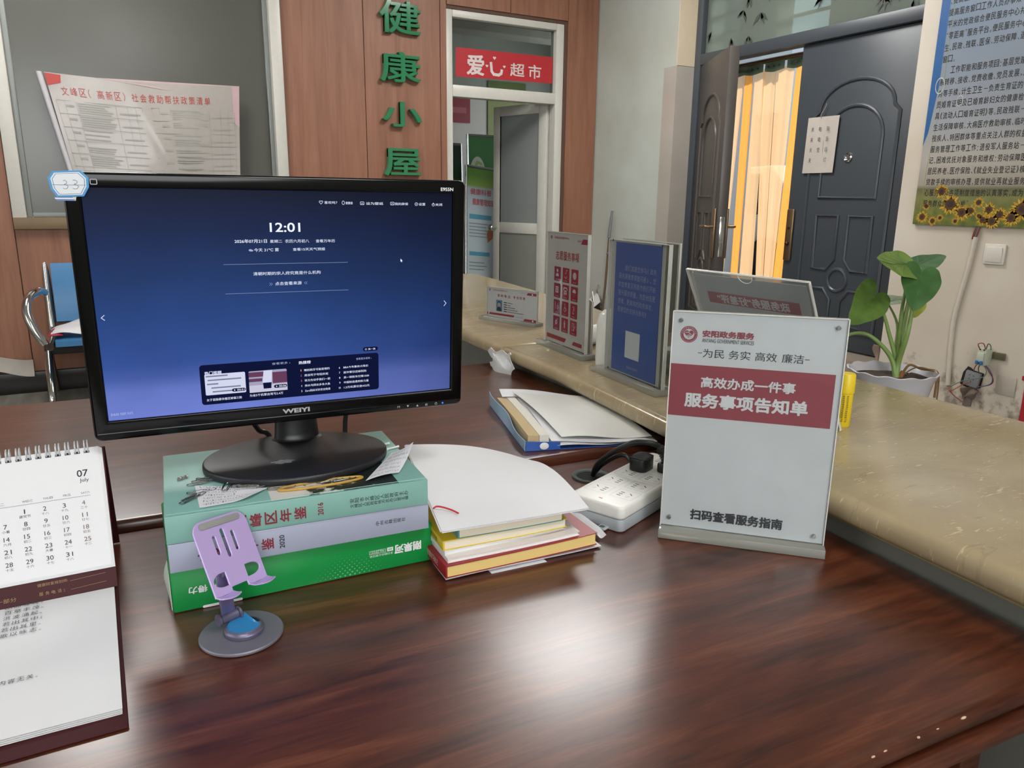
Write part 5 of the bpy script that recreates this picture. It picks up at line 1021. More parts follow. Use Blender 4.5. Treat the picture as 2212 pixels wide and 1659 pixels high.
MB().surf(lambda u, v: (.103 * u * math.cos(2 * PI * v), .103 * u * math.sin(2 * PI * v), .216 + .006 * math.sin(11 * u + 5 * v) * u), 8, 32).build('soil', mat('potting_soil', '3a2d22', .95, amt=.5, scale=90, bump=.8, bscale=120), t)
def leafmat(name, c0, c1, tr=.3):
    m, nt, b, L = newmat(name); tc = N(nt, 'TexCoord'); nz = N(nt, 'TexNoise'); nz.inputs['Scale'].default_value = 22; nz.inputs['Detail'].default_value = 3; L(tc.outputs['Object'], nz.inputs['Vector']); r = ramp(nt, [(.35, c0), (.65, c1)]); L(nz.outputs['Fac'], r.inputs[0]); L(r.outputs[0], b.inputs['Base Color']); b.inputs['Roughness'].default_value = .35
    b.inputs['Transmission Weight'].default_value = 0; out = nt.nodes['Material Output']; tl = N(nt, 'BsdfTranslucent'); L(r.outputs[0], tl.inputs[0]); ms = N(nt, 'MixShader'); ms.inputs[0].default_value = tr; L(b.outputs[0], ms.inputs[1]); L(tl.outputs[0], ms.inputs[2]); L(ms.outputs[0], out.inputs[0]); return m
LD = leafmat('leaf_green', '47703c', '598549'); LBR = leafmat('leaf_backlit', '93b352', 'a9c763', .5); LMID = leafmat('leaf_mid', '6f8f45', '83a553', .45); LY = leafmat('leaf_yellow', 'a2a93f', 'b0b54a'); STEM = mat('stem_green', '7f9a55', .4); VEIN = mat('vein', '5d7f4e', .4)  # the backlit leaf's brightness is partly put into its paler green
def leaf(joint, tip, side, half, mtl, cup=.15, droop=.12, curl=0, lobe=1):
    j = Vector(joint); a = Vector(tip) - j; L_ = a.length; a.normalize(); s = Vector(side); s = (s - a * s.dot(a)).normalized(); n = a.cross(s)
    def rad(th):
        d = abs(th) / PI      # 0 at the tip, 1 at the notch
        k = [(0, 1), (.06, .93), (.15, .78), (.3, .70), (.5, .66), (.7, .62), (.82, .52), (.91, .36), (.97, .14), (1, .03)]
        for (x0, y0), (x1, y1) in zip(k, k[1:]):
            if d <= x1: return L_ * (y0 + (y1 - y0) * (d - x0) / (x1 - x0))
        return 0
    hm = max(abs(rad(th) * math.sin(th)) for th in [PI * k / 60 for k in range(61)]); f = half / hm
    def P(u, v):
        th = (v * 2 - 1) * PI; r = rad(th) * u; x = r * math.cos(th); x *= lobe if x < 0 else 1; y = r * math.sin(th) * f
        z = cup * abs(y) * (1 - .4 * abs(y) / half) - droop * L_ * (max(0, x) / L_) ** 2 + .012 * half * math.sin(14 * x / L_) * abs(y) / half * 3 + curl * y * abs(y) / half
        return j + a * x + s * y + n * z
    o = MB().surf(P, 7, 56, .0006).build('leaf', mtl, t, I)
    mb = MB()
    for q in (-1, 1):
        for k in range(4):
            th = q * (.35 + .45 * k)
            mb.tube([P(.1, .5), P(.55, .5 + th * .8 / (2 * PI)), P(.9, .5 + th / (2 * PI))], .0006, 5, sub=2)
    mb.tube([P(0, .5), P(.5, .5), P(.97, .5)], .0011, 6)
    mb.build('vein', VEIN, o, I); return o
Rr, Uu = R_, U_
leaf((2.020, 1.322, .990), (1.950, 1.280, .908), Rr, .054, LD, .14, .10, 0, .8)
leaf((2.030, 1.366, 1.022), (1.790, 1.316, 1.016), (.24, .68, .52), .056, LBR, .10, .14, 0, .4)
leaf((2.050, 1.372, 1.004), (2.320, 1.449, 1.040), (-.3, .9, .22), .046, LD, .25, .03, 0, .35)
leaf((1.940, 1.405, .925), (1.815, 1.362, .872), .72 * Rr - .69 * Uu, .054, LMID, .18, .15, 0, .9)
leaf((2.075, 1.452, .897), (2.262, 1.503, .905), (-.35, .9, .05), .045, mat('leaf_back', '8f9a80', .5), .3, .05)
leaf((2.180, 1.429, .893), (2.145, 1.405, .856), Rr, .028, LY, .2, .1)
def stem(pts, r0, r1):
    r0 *= .8; r1 *= .8; n = len(pts); MB().tube(pts, [r0 + (r1 - r0) * k / (n - 1) for k in range(n)], 10, sub=5).build('stem', STEM, t, I)
bs = (2.008, 1.347, .690)
stem([bs, (2.016, 1.352, .742), (2.000, 1.325, .829), (2.026, 1.335, .95), (2.020, 1.322, .990)], .013, .0035)
stem([bs, (2.018, 1.355, .76), (2.011, 1.359, .877), (2.028, 1.366, .97), (2.030, 1.366, 1.014)], .010, .003)
stem([bs, (2.018, 1.362, .745), (2.003, 1.381, .813), (1.980, 1.398, .885), (1.940, 1.405, .925)], .011, .003)
stem([bs, (2.026, 1.372, .76), (2.072, 1.409, .838), (2.075, 1.452, .897)], .008, .003)
stem([bs, (2.036, 1.366, .76), (2.096, 1.400, .852), (2.141, 1.425, .902), (2.180, 1.429, .893)], .008, .003)
stem([bs, (2.052, 1.38, .80), (2.08, 1.39, .92), (2.060, 1.372, 1.012)], .008, .003)
stem([bs, (2.005, 1.365, .745), (1.975, 1.390, .791), (1.940, 1.417, .818), (1.895, 1.440, .812), (1.85, 1.455, .775)], .010, .004)
leaf((1.85, 1.455, .775), (1.80, 1.46, .70), Rr, .045, LD, .2, .1)
for k, (r, pts) in enumerate(((.0035, [(2.018, 1.338, .700), (2.036, 1.330, .733), (2.067, 1.312, .722), (2.104, 1.288, .715), (2.104, 1.284, .68), (2.098, 1.280, .64)]), (.002, [(2.020, 1.338, .702), (2.05, 1.315, .728), (2.09, 1.290, .718), (2.108, 1.283, .705), (2.110, 1.280, .66), (2.104, 1.276, .63)]))):
    MB().tube(pts, r, 8, sub=5).build('dry_root', mat('dry_root', '7a5c3a', .8), t, I)
MB().cyl((2.014, 1.340, .688), (2.020, 1.336, .716), .008, .005, 12).build('stem_sheath', mat('dry_sheath', '8a5a36', .8), t, I)

# ------------------------------------------------------------------ on the side wall by the street door
WX = 3.519
def sidewall(y, z, off=0): return frame((WX - off, y, z), ex=(0, -1, 0), up=(0, 0, 1))      # local x towards the camera side, y up, z into the hall
SW = sidewall(2.016, .9245)
t = thing('light_switch', 'square white light switch on the side wall under the sunflower poster', 'switch', SW)
MB().box((.0462, .0448, .0045), (.0925, .0895, .009), .003).build('switch_plate', mat('switch_white', 'd3cdc2', .4), t)
MB().box((.0462, .0430, .0105), (.070, .066, .005), .002, rot=(.03, 0, 0)).build('rocker', mat('switch_white', 'd3cdc2', .4), t)
MB().rect(.066, .068, .076, .071, .0135).build('indicator_light', mat('indicator_dark', '4a423d', .5), t)
JB = sidewall(1.871, .354)
tag(MB().box((.041, .043, .002), (.082, .086, .004), .0015).sph((.010, .040, .0042), .003, n=8).sph((.068, .030, .0042), .003, n=8).build('junction_cover', [mat('painted_cover', 'b3aa9d', .6)], None, JB), 'blank square cover plate painted like the side wall, below the breaker', 'cover plate')
BK = sidewall(1.945, .478)
t = thing('circuit_breaker', 'small pale circuit breaker with blue toggles on the side wall', 'circuit breaker', BK)
MB().span((.002, .0, .012), (.040, .078, .060), .003).span((.006, .016, .058), (.036, .060, .072), .003).build('breaker_case', mat('breaker_case', 'b9bfae', .45), t)
for x in (.011, .030): MB().box((x, .014, .070), (.011, .018, .014), .002).build('toggle', mat('toggle_blue', '2d6ca3', .4), t)
MB().span((.040, .030, .002), (.095, .062, .010), .001).build('din_rail', mat('rail_steel', '8a836c', .35, metal=.8), t)
for x in (.012, .030): MB().cyl((x, .072, .061), (x, .072, .063), .0035, n=10).build('terminal', mat('terminal_dark', '2a2a28', .5), t)
SKM = sidewall(2.030, .352)
t = thing('wall_socket', 'grey socket sitting in a broken dark hole in the side wall', 'socket', SKM)
hole_ = [(-.004, .012), (.004, .070), (.022, .100), (.036, .096), (.05, .086), (.098, .080), (.096, .050), (.092, .010), (.060, -.004), (.02, .004)]
MB().prism(hole_, .0008, .003).build('hole', mat('raw_hole', '241d19', .9, amt=.4, scale=80), t)
MB().box((.054, .046, .010), (.068, .070, .016), .003, rot=(0, 0, -.12)).build('socket_plate', mat('socket_grey', '7d7d82', .5), t)
mb = MB()
for x, y, a in ((.044, .066, .5), (.062, .063, -.5), (.043, .048, .9), (.063, .046, -.9), (.053, .034, 1.57)): mb.line([(x - .003 * math.cos(a), y - .003 * math.sin(a)), (x + .003 * math.cos(a), y + .003 * math.sin(a))], .0025, .0186)
mb.build('socket_slot', INK, t)
random.seed(4)
MB().surf(lambda u, v: (.012 + .085 * u - .03 * v * (u - .2), .006 - .05 * v - .006 * math.sin(9 * u), .012 + .010 * math.sin(7 * u + 5 * v) + .006 * v), 12, 8, .001).surf(lambda u, v: (.030 + .036 * u - .004 * v, -.035 - .05 * v, .010 + .008 * math.sin(5 * u)), 8, 6, .001).build('torn_tape', mat('brown_tape', '6d6058', .25, bump=.4, bscale=90), t)
def wire(label, pts, mtl, r=.0022): return MB().tube(pts, r, 7, sub=5).build('wire', mtl, t)
RW, GW, BW = mat('wire_red', '8f2f28', .5), mat('wire_green', '5f7a70', .5), mat('wire_blue', '3f4670', .5)
c0 = lambda y, z, off: SKM.inverted() @ Vector((WX - off, y, z))
wire('', [c0(1.932, .552, .066), c0(1.938, .575, .075), c0(1.918, .580, .07), c0(1.908, .556, .066)], RW); wire('', [c0(1.905, .556, .066), c0(1.898, .582, .07), c0(1.888, .575, .066), c0(1.886, .556, .064)], mat('wire_grey', '55504a', .5))
wire('', [c0(1.936, .485, .05), c0(1.955, .465, .04), c0(1.975, .435, .012)], RW); wire('', [c0(1.928, .485, .05), c0(1.940, .460, .04), c0(1.948, .430, .012)], MATS['wire_grey'])
wire('', [c0(1.915, .48, .05), c0(1.900, .455, .045), c0(1.912, .425, .04), c0(1.960, .405, .04), c0(2.010, .382, .04), c0(2.060, .345, .03)], GW)
wire('', [c0(1.908, .48, .05), c0(1.888, .45, .04), c0(1.870, .42, .035), c0(1.880, .395, .035), c0(1.935, .372, .03)], RW); wire('', [c0(1.904, .48, .05), c0(1.885, .46, .045), c0(1.872, .43, .04), c0(1.878, .398, .04), c0(1.940, .368, .03)], BW)
wire('', [c0(2.085, .340, .012), c0(2.065, .325, .02), c0(2.045, .332, .03), c0(2.0, .37, .035), c0(1.975, .385, .03)], mat('wire_orange', 'a8552c', .5)); wire('', [c0(2.086, .342, .012), c0(2.06, .318, .02), c0(2.035, .300, .02), c0(2.0, .285, .02)], RW)
# wires coming out of the wall, and the cable cover they run into
mb = MB()
t2 = thing('cable_cover', 'white plastic cable cover running down the side wall to the socket', 'cable cover', sidewall(2.06, 1.03))
MB().tube([(WX - .006, 2.062, 1.040), (WX - .006, 2.075, .90), (WX - .006, 2.092, .78), (WX - .006, 2.106, .66), (WX - .006, 2.104, .56), (WX - .006, 2.096, .45), (WX - .006, 2.088, .345)], .011, 10, sub=5).build('cover_strip', mat('cover_cream', 'c9c0b2', .45), t2, I)
for k, mm in enumerate((RW, GW, MATS['wire_grey'], RW)): MB().tube([(WX - .008, 2.063 + .005 * k, 1.03), (WX - .012, 2.052 + .006 * k, 1.065), (WX - .006, 2.045 + .004 * k, 1.12)], .003, 7, sub=4).build('wire', mm, t2, I)
tag(MB().span((.0, -.25, .0), (.30, .0, .004), .001).build('red_notice', mat('notice_red', 'a5202c', .45), None, sidewall(1.752, .405)), 'dark red board on the side wall, cut by the picture edge beside the counter', 'board')
MB_ = MB().span((.0, .0, .0), (.28, .020, .004), .001); tag(MB_.build('red_notice', MATS['notice_red'], None, sidewall(1.768, .437)), 'narrow red strip on the side wall just above the dark red board', 'board')

# ------------------------------------------------------------------ sunflower poster
PX = sidewall(2.374, 1.087, .016)
t = thing('wall_poster', 'large poster of black text over sky and sunflowers on the side wall', 'poster', PX)
m, nt, b, L = newmat('poster_print'); tc = N(nt, 'TexCoord'); sp = N(nt, 'SeparateXYZ'); L(tc.outputs['Object'], sp.inputs[0])
mr = N(nt, 'MapRange'); mr.inputs['From Max'].default_value = 1.05; L(sp.outputs['Y'], mr.inputs[0])
r = ramp(nt, [(0, '6c7340'), (.05, '757b42'), (.12, '858457'), (.155, '6d6c50'), (.175, 'a39c8e'), (.28, 'b2aca3'), (.42, '9a9ea2'), (.62, '8a939e'), (1, '74879d')]); L(mr.outputs[0], r.inputs[0])
nz = N(nt, 'TexNoise'); nz.inputs['Scale'].default_value = 26; nz.inputs['Detail'].default_value = 7; L(tc.outputs['Object'], nz.inputs['Vector']); mg = N(nt, 'MapRange'); mg.inputs['From Min'].default_value = .0; mg.inputs['From Max'].default_value = .17; mg.inputs['To Min'].default_value = .5; mg.inputs['To Max'].default_value = 0; L(sp.outputs['Y'], mg.inputs[0])
rg_ = ramp(nt, [(.35, '3c4a26'), (.5, '6f7a3c'), (.7, 'a59a52')]); L(nz.outputs['Fac'], rg_.inputs[0]); mx = N(nt, 'Mix', data_type='RGBA'); L(mg.outputs[0], mx.inputs[0]); L(r.outputs[0], mx.inputs[6]); L(rg_.outputs[0], mx.inputs[7])
L(mx.outputs[2], b.inputs['Base Color']); b.inputs['Roughness'].default_value = .28
MB().span((0, 0, -.013), (1.0, 1.5, .0), .001).build('poster_board', m, t)
MB().flat([(.0, .36), (.018, .42), (.040, .62), (.044, 1.5), (.0, 1.5)], .0004).build('blue_border', mat('poster_blue', '2f5f94', .3), t)
MB().line([(.030, .0), (.034, .25), (.062, .55), (.062, 1.5)], .0018, .0005).build('border_line', mat('poster_lime', '8f9a4e', .4), t)
mb = MB(); rows = ['、提高窗口工作水平', '提高服务窗口工作人员办事效率', '平米的党政综合便民服务中心并投', '“零距离”服务平台。便民服务中心共', '生、民政、残联、医保、劳动保障、退役军人', '窗口。', '  工作职能和服务项目：基层党建—', '系转移、接收、党费收缴、党员发展，流动党', '务等手续。计生卫生—负责生育证的审批', '员婚育证明及已婚育龄妇女的健康检查服务', '具《流动人口婚育证明》等。民政残联—负', '生活保障审核、大病医疗救助审核、临时救助', '残疾人、特困群体等重点关注人群的权益保护', '服务管理工作等工作：退役军人服务站—退役', '记、困难优抚对象服务和维权：劳动保障医保—', '居民养老、医疗保险、《就业失业登记证》核发管理', '贷款手续的审核办理。提供就业再就业服务等工作', '心服务群众各项制度措施的认真落实，成为了党和', '服务群众的“连心桥”。']
SMALL = {'，': .32, '。': .32, '、': .32, '：': .22, '“': .36, '”': .36}
for i, s_ in enumerate(rows):
    y = .083 + .0492 * (18 - i); x = .042
    for ch in s_:
        if ch == ' ': x += .022; continue
        if ch in SMALL: yy = y + (.022 if ch in '“”' else 0); mb.text(ch, x + .002, yy, x + .0245 * SMALL[ch], yy + (.020 if ch == '：' else .009), .0006); x += .0130; continue
        if ch == '—': mb.rect(x + .003, y + .014, x + .020, y + .0165, .0006); x += .0245; continue
        mb.text(ch, x, y, x + (.0205 if ch not in '《》' else .009), y + .030, .0006, 0, .008); x += .0242 if ch not in '《》' else .0135
mb.build('lettering', mat('poster_ink', '232220', .6), t)
random.seed(9); mb = MB()
fl = [(.045, .035, .021), (.10, .018, .016), (.135, .033, .012), (.175, .095, .034), (.125, .155, .024), (.235, .060, .026), (.275, .068, .018), (.305, .105, .017), (.335, .030, .018), (.375, .025, .024), (.355, .075, .021), (.405, .055, .021), (.455, .042, .025), (.495, .08, .036), (.55, .05, .03), (.61, .07, .03), (.68, .04, .03), (.74, .08, .03), (.80, .05, .035), (.88, .07, .03), (.95, .05, .03), (.06, .085, .014), (.315, .047, .012), (.21, .02, .012)]
for x, y, r_ in fl:
    for k in range(18):
        a = 2 * PI * k / 18 + random.uniform(-.1, .1); l = r_ * random.uniform(1.35, 1.65); c, s_ = math.cos(a), math.sin(a)
        mb.flat([(x + r_ * .6 * c - r_ * .22 * s_, y + (r_ * .6 * s_ + r_ * .22 * c)), (x + l * .8 * c - r_ * .12 * s_, y + l * .8 * s_ + r_ * .12 * c), (x + l * c, y + l * s_), (x + l * .8 * c + r_ * .12 * s_, y + l * .8 * s_ - r_ * .12 * c), (x + r_ * .6 * c + r_ * .22 * s_, y + (r_ * .6 * s_ - r_ * .22 * c))], .0003, k % 2)
    mb.disc(x, y, r_ * .72, .0004, 2, 18).disc(x, y, r_ * .42, .0005, 3, 14)
mb.build('sunflower_print', [mat('petal_yellow', 'c99f35', .4), mat('petal_gold', 'b58a2a', .4), mat('seed_brown', '54371f', .5), mat('seed_dark', '3b2717', .5)], t)
mb = MB()
for x, y, r_, ry in ((.045, .625, .022, .046), (.150, .55, .015, .030)):
    for k in range(28):
        a, b2 = 2 * PI * k / 28, 2 * PI * (k + 1) / 28; mb.flat([(x + r_ * math.cos(a) * q, y + ry * .8 * math.sin(a) * q) for q in (.86, 1)] + [(x + r_ * math.cos(b2) * q, y + ry * .8 * math.sin(b2) * q) for q in (1, .86)], .0008)
mb.build('bubble_print', mat('bubble_white', 'b9bdb4', .4), t)

# ------------------------------------------------------------------ paper notice on the shut door leaf
NM = frame((3.678, 3.2254, 1.3457), ex=(0, -1, 0), up=(0, 0, 1))
t = thing('paper_notice', 'white paper notice with twelve characters on the dark grey door', 'notice', NM)
MB().surf(lambda u, v: (.0105 * (1 - v) * 0 + .2110 * u + .008 * v, .305 * v, .0006 + .004 * math.sin(PI * v) * math.sin(2 * PI * u)), 12, 12, .0004).build('sheet', mat('notice_paper', 'b5ada3', .7), t)
mb = MB()
for r_, s_ in enumerate(('关电脑', '关电源', '关空调', '关 灯')):
    for c, ch in enumerate(s_):
        if ch != ' ': mb.text(ch, .040 + .052 * c, .226 - .056 * r_, .058 + .052 * c, .252 - .056 * r_, .0056)
mb.build('lettering', GREYINK, t)
MB().tube([(.098, .300, .004), (.098, .318, .006), (.110, .335, .005), (.124, .362, .003), (.126, .375, .003)], .0022, 6, sub=3).build('hanging_tape', mat('tan_tape', 'a08d7a', .5), t)

# ------------------------------------------------------------------ strip curtain in the street door
CT = frame((3.80, 3.7, 2.03))
t = thing('strip_curtain', 'translucent amber plastic strip curtain hanging in the open street door', 'curtain', CT)
m, nt, b, L = newmat('amber_plastic'); nt.nodes.remove(b); out = nt.nodes['Material Output']
tr = N(nt, 'BsdfTransparent'); tr.inputs[0].default_value = S('fff3e2'); tl = N(nt, 'BsdfTranslucent'); tl.inputs[0].default_value = S('fadfbd'); gl = N(nt, 'BsdfGlossy'); gl.inputs['Roughness'].default_value = .15
a1 = N(nt, 'MixShader'); a1.inputs[0].default_value = .45; L(tr.outputs[0], a1.inputs[1]); L(tl.outputs[0], a1.inputs[2]); a2 = N(nt, 'MixShader'); a2.inputs[0].default_value = .06; L(a1.outputs[0], a2.inputs[1]); L(gl.outputs[0], a2.inputs[2]); L(a2.outputs[0], out.inputs[0]); AMB = m
m, nt, b, L = newmat('amber_plastic_thick'); nt.nodes.remove(b); out = nt.nodes['Material Output']
tr = N(nt, 'BsdfTransparent'); tr.inputs[0].default_value = S('fbe3bc'); tl = N(nt, 'BsdfTranslucent'); tl.inputs[0].default_value = S('f6c480'); a1 = N(nt, 'MixShader'); a1.inputs[0].default_value = .7; L(tr.outputs[0], a1.inputs[1]); L(tl.outputs[0], a1.inputs[2]); L(a1.outputs[0], out.inputs[0]); AMB2 = m
strips = [(3.98, 4.02, 3.865, 3.93, 0), (3.875, 3.86, 3.795, 3.79, 1), (3.80, 3.79, 3.700, 3.665, 0), (3.705, 3.60, 3.60, 3.545, 0), (3.605, 3.55, 3.47, 3.495, 0), (3.46, 3.50, 3.365, 3.395, 1)]
for k, (ya, ya2, yb, yb2, thick) in enumerate(strips):
    x = 3.79 + .012 * (k % 3)
    MB().surf(lambda u, v: (x + .010 * math.sin(PI * u) + .004 * math.sin(3 * PI * u + k), (ya + (yb - ya) * u) * (1 - v) + (ya2 + (yb2 - ya2) * u) * v, 1.985 - 1.60 * v), 8, 12, .0015).build('strip', AMB2 if thick else AMB, t, I)
MB().tube([(3.80, 4.15, 2.035), (3.80, 2.6, 2.035)], .012, 10).tube([(3.80, 4.15, 2.022), (3.80, 2.6, 2.022)], .006, 8).build('rail', BRASS, t, I)
for k, (ya, yb) in enumerate(((4.02, 3.86), (3.86, 3.70), (3.685, 3.53), (3.51, 3.36))):
    hd = MB().surf(lambda u, v: (3.783 + .006 * math.sin(2 * PI * u), ya + (yb - ya) * u, 2.018 - (.050 + .010 * math.sin(PI * u)) * v), 10, 4, .002).build('header_plate', mat('green_header', '51604f', .4), t, I)
    for q in range(3): y = ya + (yb - ya) * (.2 + .28 * q); MB().cyl((3.775, y, 1.992), (3.782, y, 1.992), .006, n=12).build('rivet', CHROME, hd, I)

# ------------------------------------------------------------------ lettering and banner on the back wall
GRN = mat('green_acrylic_letter', '23794f', .14, coat=.6, spec=.6)
for i, (ch, x0, z0, x1, z1, lb) in enumerate((('健', 1.7770, 2.2250, 2.0640, 2.4300, 'top glossy green wall character, above the three others'), ('康', 1.7720, 1.9240, 2.0580, 2.1180, 'second glossy green wall character from the top'), ('小', 1.7790, 1.6420, 2.0620, 1.8050, 'third glossy green wall character, made of three strokes'), ('屋', 1.7810, 1.3220, 2.0480, 1.5060, 'lowest glossy green wall character, just above the monitor'))):
    WMx = frame(((x0 + x1) / 2, 5.1295, (z0 + z1) / 2), ex=(1, 0, 0), up=(0, 0, 1)); w_, h = (x1 - x0) / 2, (z1 - z0) / 2
    mb = MB().text(ch, -w_, -h, w_, h, .0, 0, .010, 0, ext=.010, bev=.010); zs = [v.co.z for v in mb.bm.verts]
    for v in mb.bm.verts: v.co.z -= min(zs)
    tag(mb.build('wall_character', GRN, None, WMx, ang=50), lb, 'wall letter', 'green characters on the wooden wall')
BN = frame((2.752, 5.188, 2.008), ex=(1, 0, 0), up=(0, 0, 1))
t = thing('shop_banner', 'red banner with four white characters stuck on the pane above the white door', 'banner', BN)
MB().flat([(-.398, .0030), (.396, .0150), (.398, .1985), (-.392, .1945)], .0).build('banner_sheet', mat('banner_red', 'b3272f', .45), t)
mb = MB(); z = .0012
mb.text('爱', -.310, .022, -.172, .158, z, 0, .02)
mb.line([(-.118, .115), (-.112, .060), (-.095, .040), (-.055, .038), (-.035, .050), (-.030, .072)], .020, z)
for x, y, r_ in ((-.090, .150, .013), (-.150, .092, .011), (-.010, .098, .011)): heart(mb, x, y, r_, 0, z, 0, True)
mb.text('超', .038, .040, .158, .130, z, 0, .012).text('市', .190, .036, .300, .132, z, 0, .012)
mb.build('lettering', mat('banner_white', 'd3c9c6', .6), t)

# ------------------------------------------------------------------ laminated poster on the window
WP = frame((0, 5.085, 0), ex=(1, 0, 0), up=(0, 0, 1))
t = thing('policy_poster', 'glossy laminated sheet with red heading and grey tables hanging on the frosted window', 'poster', frame((.35, 5.085, 1.06)))
TLx, TRx = -.150, .871
def pp(u, v):      # v downwards
    xl = -.140 + .125 * v; xr = .871 - .045 * v; x = xl + (xr - xl) * u; zt = 1.812 + .010 * (u - .5) ** 2 * 4 - .008 * math.sin(PI * u)
    return (x, zt - .79 * v, .012 + .020 * math.sin(PI * u) * (1 - .5 * v) + .010 * math.exp(-((u - .38 - .35 * v) / .05) ** 2) * math.sin(PI * v) + .004 * math.sin(9 * u + 6 * v))
MB().surf(pp, 50, 30, .001).build('sheet', mat('laminated_paper', 'a7a19b', .26, spec=.5, coat=.15), t, WP)
mb = MB().surf(lambda u, v: (-.165 + .145 * v + .016 * math.cos(2 * PI * u) * (1 - .2 * v), 1.822 - .80 * v, .018 + .016 * math.sin(2 * PI * u)), 12, 12); mb.build('rolled_edge', mat('laminated_back', 'bbb8bc', .2), t, WP)
def onp(mb):      # lay flat lettering given in (u,v) onto the curved sheet
    for v in mb.bm.verts: p = pp(v.co.x, v.co.y); k = v.co.z; v.co = (p[0], p[1], p[2] + .0016 + k)
    return mb
mb = MB(); s_ = '文峰区（高新区）社会救助帮扶政策清单'
for i, ch in enumerate(s_):
    u0 = .058 + .0435 * i; mb.text(ch, u0, .083 + .010 * math.sin(i) * .1, u0 + (.033 if ch not in '（）' else .010), .140)
for v in mb.bm.verts: v.co.y = .083 + (.140 - v.co.y)
mb.flat([(0, .004), (.075, .008), (.066, .06), (.0, .085)]); 
onp(mb).build('red_lettering', mat('poster_red_faded', 'b0413a', .4), t, WP)
mb = MB(); random.seed(12)
for x0, x1 in ((.02, .45), (.50, .97)):
    for k in range(9): y = .175 + .088 * k; mb.line([(x0, y), (x1, y + .004)], .003, 0, 1)
    for f in (0, .09, .22, .68, .82, .92, 1): mb.line([(x0 + (x1 - x0) * f, .175), (x0 + (x1 - x0) * f + .01, .98)], .0016, 0, 1)
    for k in range(8):
        for q in range(5):
            if random.random() < .72:
                y = .186 + .088 * k + .0150 * q; a = x0 + (x1 - x0) * .24; mb.line([(a, y), (a + (x1 - x0) * random.uniform(.28, .42), y + .002)], .0085, 0, 0)
        mb.rect(x0 + (x1 - x0) * .10, .20 + .088 * k, x0 + (x1 - x0) * .19, .215 + .088 * k, 0, 0).rect(x0 + (x1 - x0) * .72, .225 + .088 * k, x0 + (x1 - x0) * .97, .235 + .088 * k, 0, 0)
onp(mb).build('table_print', [mat('faded_print', '97968f', .4), mat('faded_rule', '8a8984', .4)], t, WP)
mb = MB().flat([(.955, .0), (1, .0), (1, .30), (.965, .26)]).flat([(.25, .0), (1, 0), (1, .06), (.6, .045)]); onp(mb).build('pink_print', mat('faded_pink', 'bfa2a6', .3), t, WP)

# ------------------------------------------------------------------ waiting bench
BX = frame((-.30, 4.62, FZ))
t = thing('waiting_bench', 'row bench with blue padded seats and chrome frame under the frosted window', 'bench', BX)
BLP = mat('bench_blue', '3f79a8', .35, amt=.08, scale=12)
MB().span((.0, .20, .27), (1.52, .26, .33), .006).build('beam', mat('beam_black', '19191b', .4), t)
for k in range(3):
    x = .012 + .51 * k
    MB().slab(lambda u, v: (x + .055 + .40 * u, .0 + .46 * v, .375 + .012 * math.sin(PI * v) - .020 * v), lambda u, v: (x + .055 + .40 * u, .0 + .46 * v, .345 - .020 * v), 8, 10).build('seat_pad', BLP, t)
    MB().slab(lambda u, v: (x + .055 + .40 * u, .43 + .09 * v - .02 * math.sin(PI * v), .42 + .35 * v), lambda u, v: (x + .055 + .40 * u, .463 + .09 * v - .02 * math.sin(PI * v), .41 + .35 * v), 8, 10).build('backrest', BLP, t)
    for q in (0, 1): MB().tube([(x + .028 + .452 * q, -.01, .350), (x + .028 + .452 * q, .40, .345), (x + .028 + .452 * q, .45, .40), (x + .028 + .452 * q, .535, .775)], .021, 10, sub=4).build('side_frame', CHROME, t)
for x in (-.002, 1.53):
    MB().tube([(x + .02, .02, .36), (x - .02, .03, .44), (x - .045, .06, .53), (x - .03, .12, .60), (x + .01, .22, .62), (x + .03, .34, .60)], .022, 12, sub=5).build('armrest', CHROME, t)
    lg = MB().tube([(x + .02, .23, .30), (x + .02, .05, .10), (x + .02, .02, .02)], [.022, .020, .017], 10, sub=4).build('leg', CHROME, t)
    MB().cyl((x + .02, .018, .0), (x + .02, .018, .02), .02, n=14).build('foot_cap', mat('foot_grey', '8a8a88', .4), lg, W(t))
    MB().tube([(x + .02, .25, .30), (x + .02, .42, .08), (x + .02, .47, .01)], [.022, .020, .017], 10, sub=4).build('leg', CHROME, t)
PK = BX @ Matrix.Translation((.12, .12, .392))
t = thing('paper_parcel', 'crumpled white and red package lying on the blue bench seat', 'package', PK)
MB().surf(lambda u, v: (-.07 + .30 * u, -.06 + .22 * v, .012 + .055 * math.sin(PI * u) ** .7 * math.sin(PI * v) ** .6 + .008 * math.sin(9 * u + 4 * v)), 20, 14, .004).build('wrapping', mat('parcel_white', 'c9c6c8', .5), t)
MB().surf(lambda u, v: (-.085 + .07 * u, -.07 + .13 * v, .008 + .030 * math.sin(PI * u) * math.sin(PI * v)), 10, 8, .003).build('red_end', mat('parcel_red', '9c2740', .5), t)

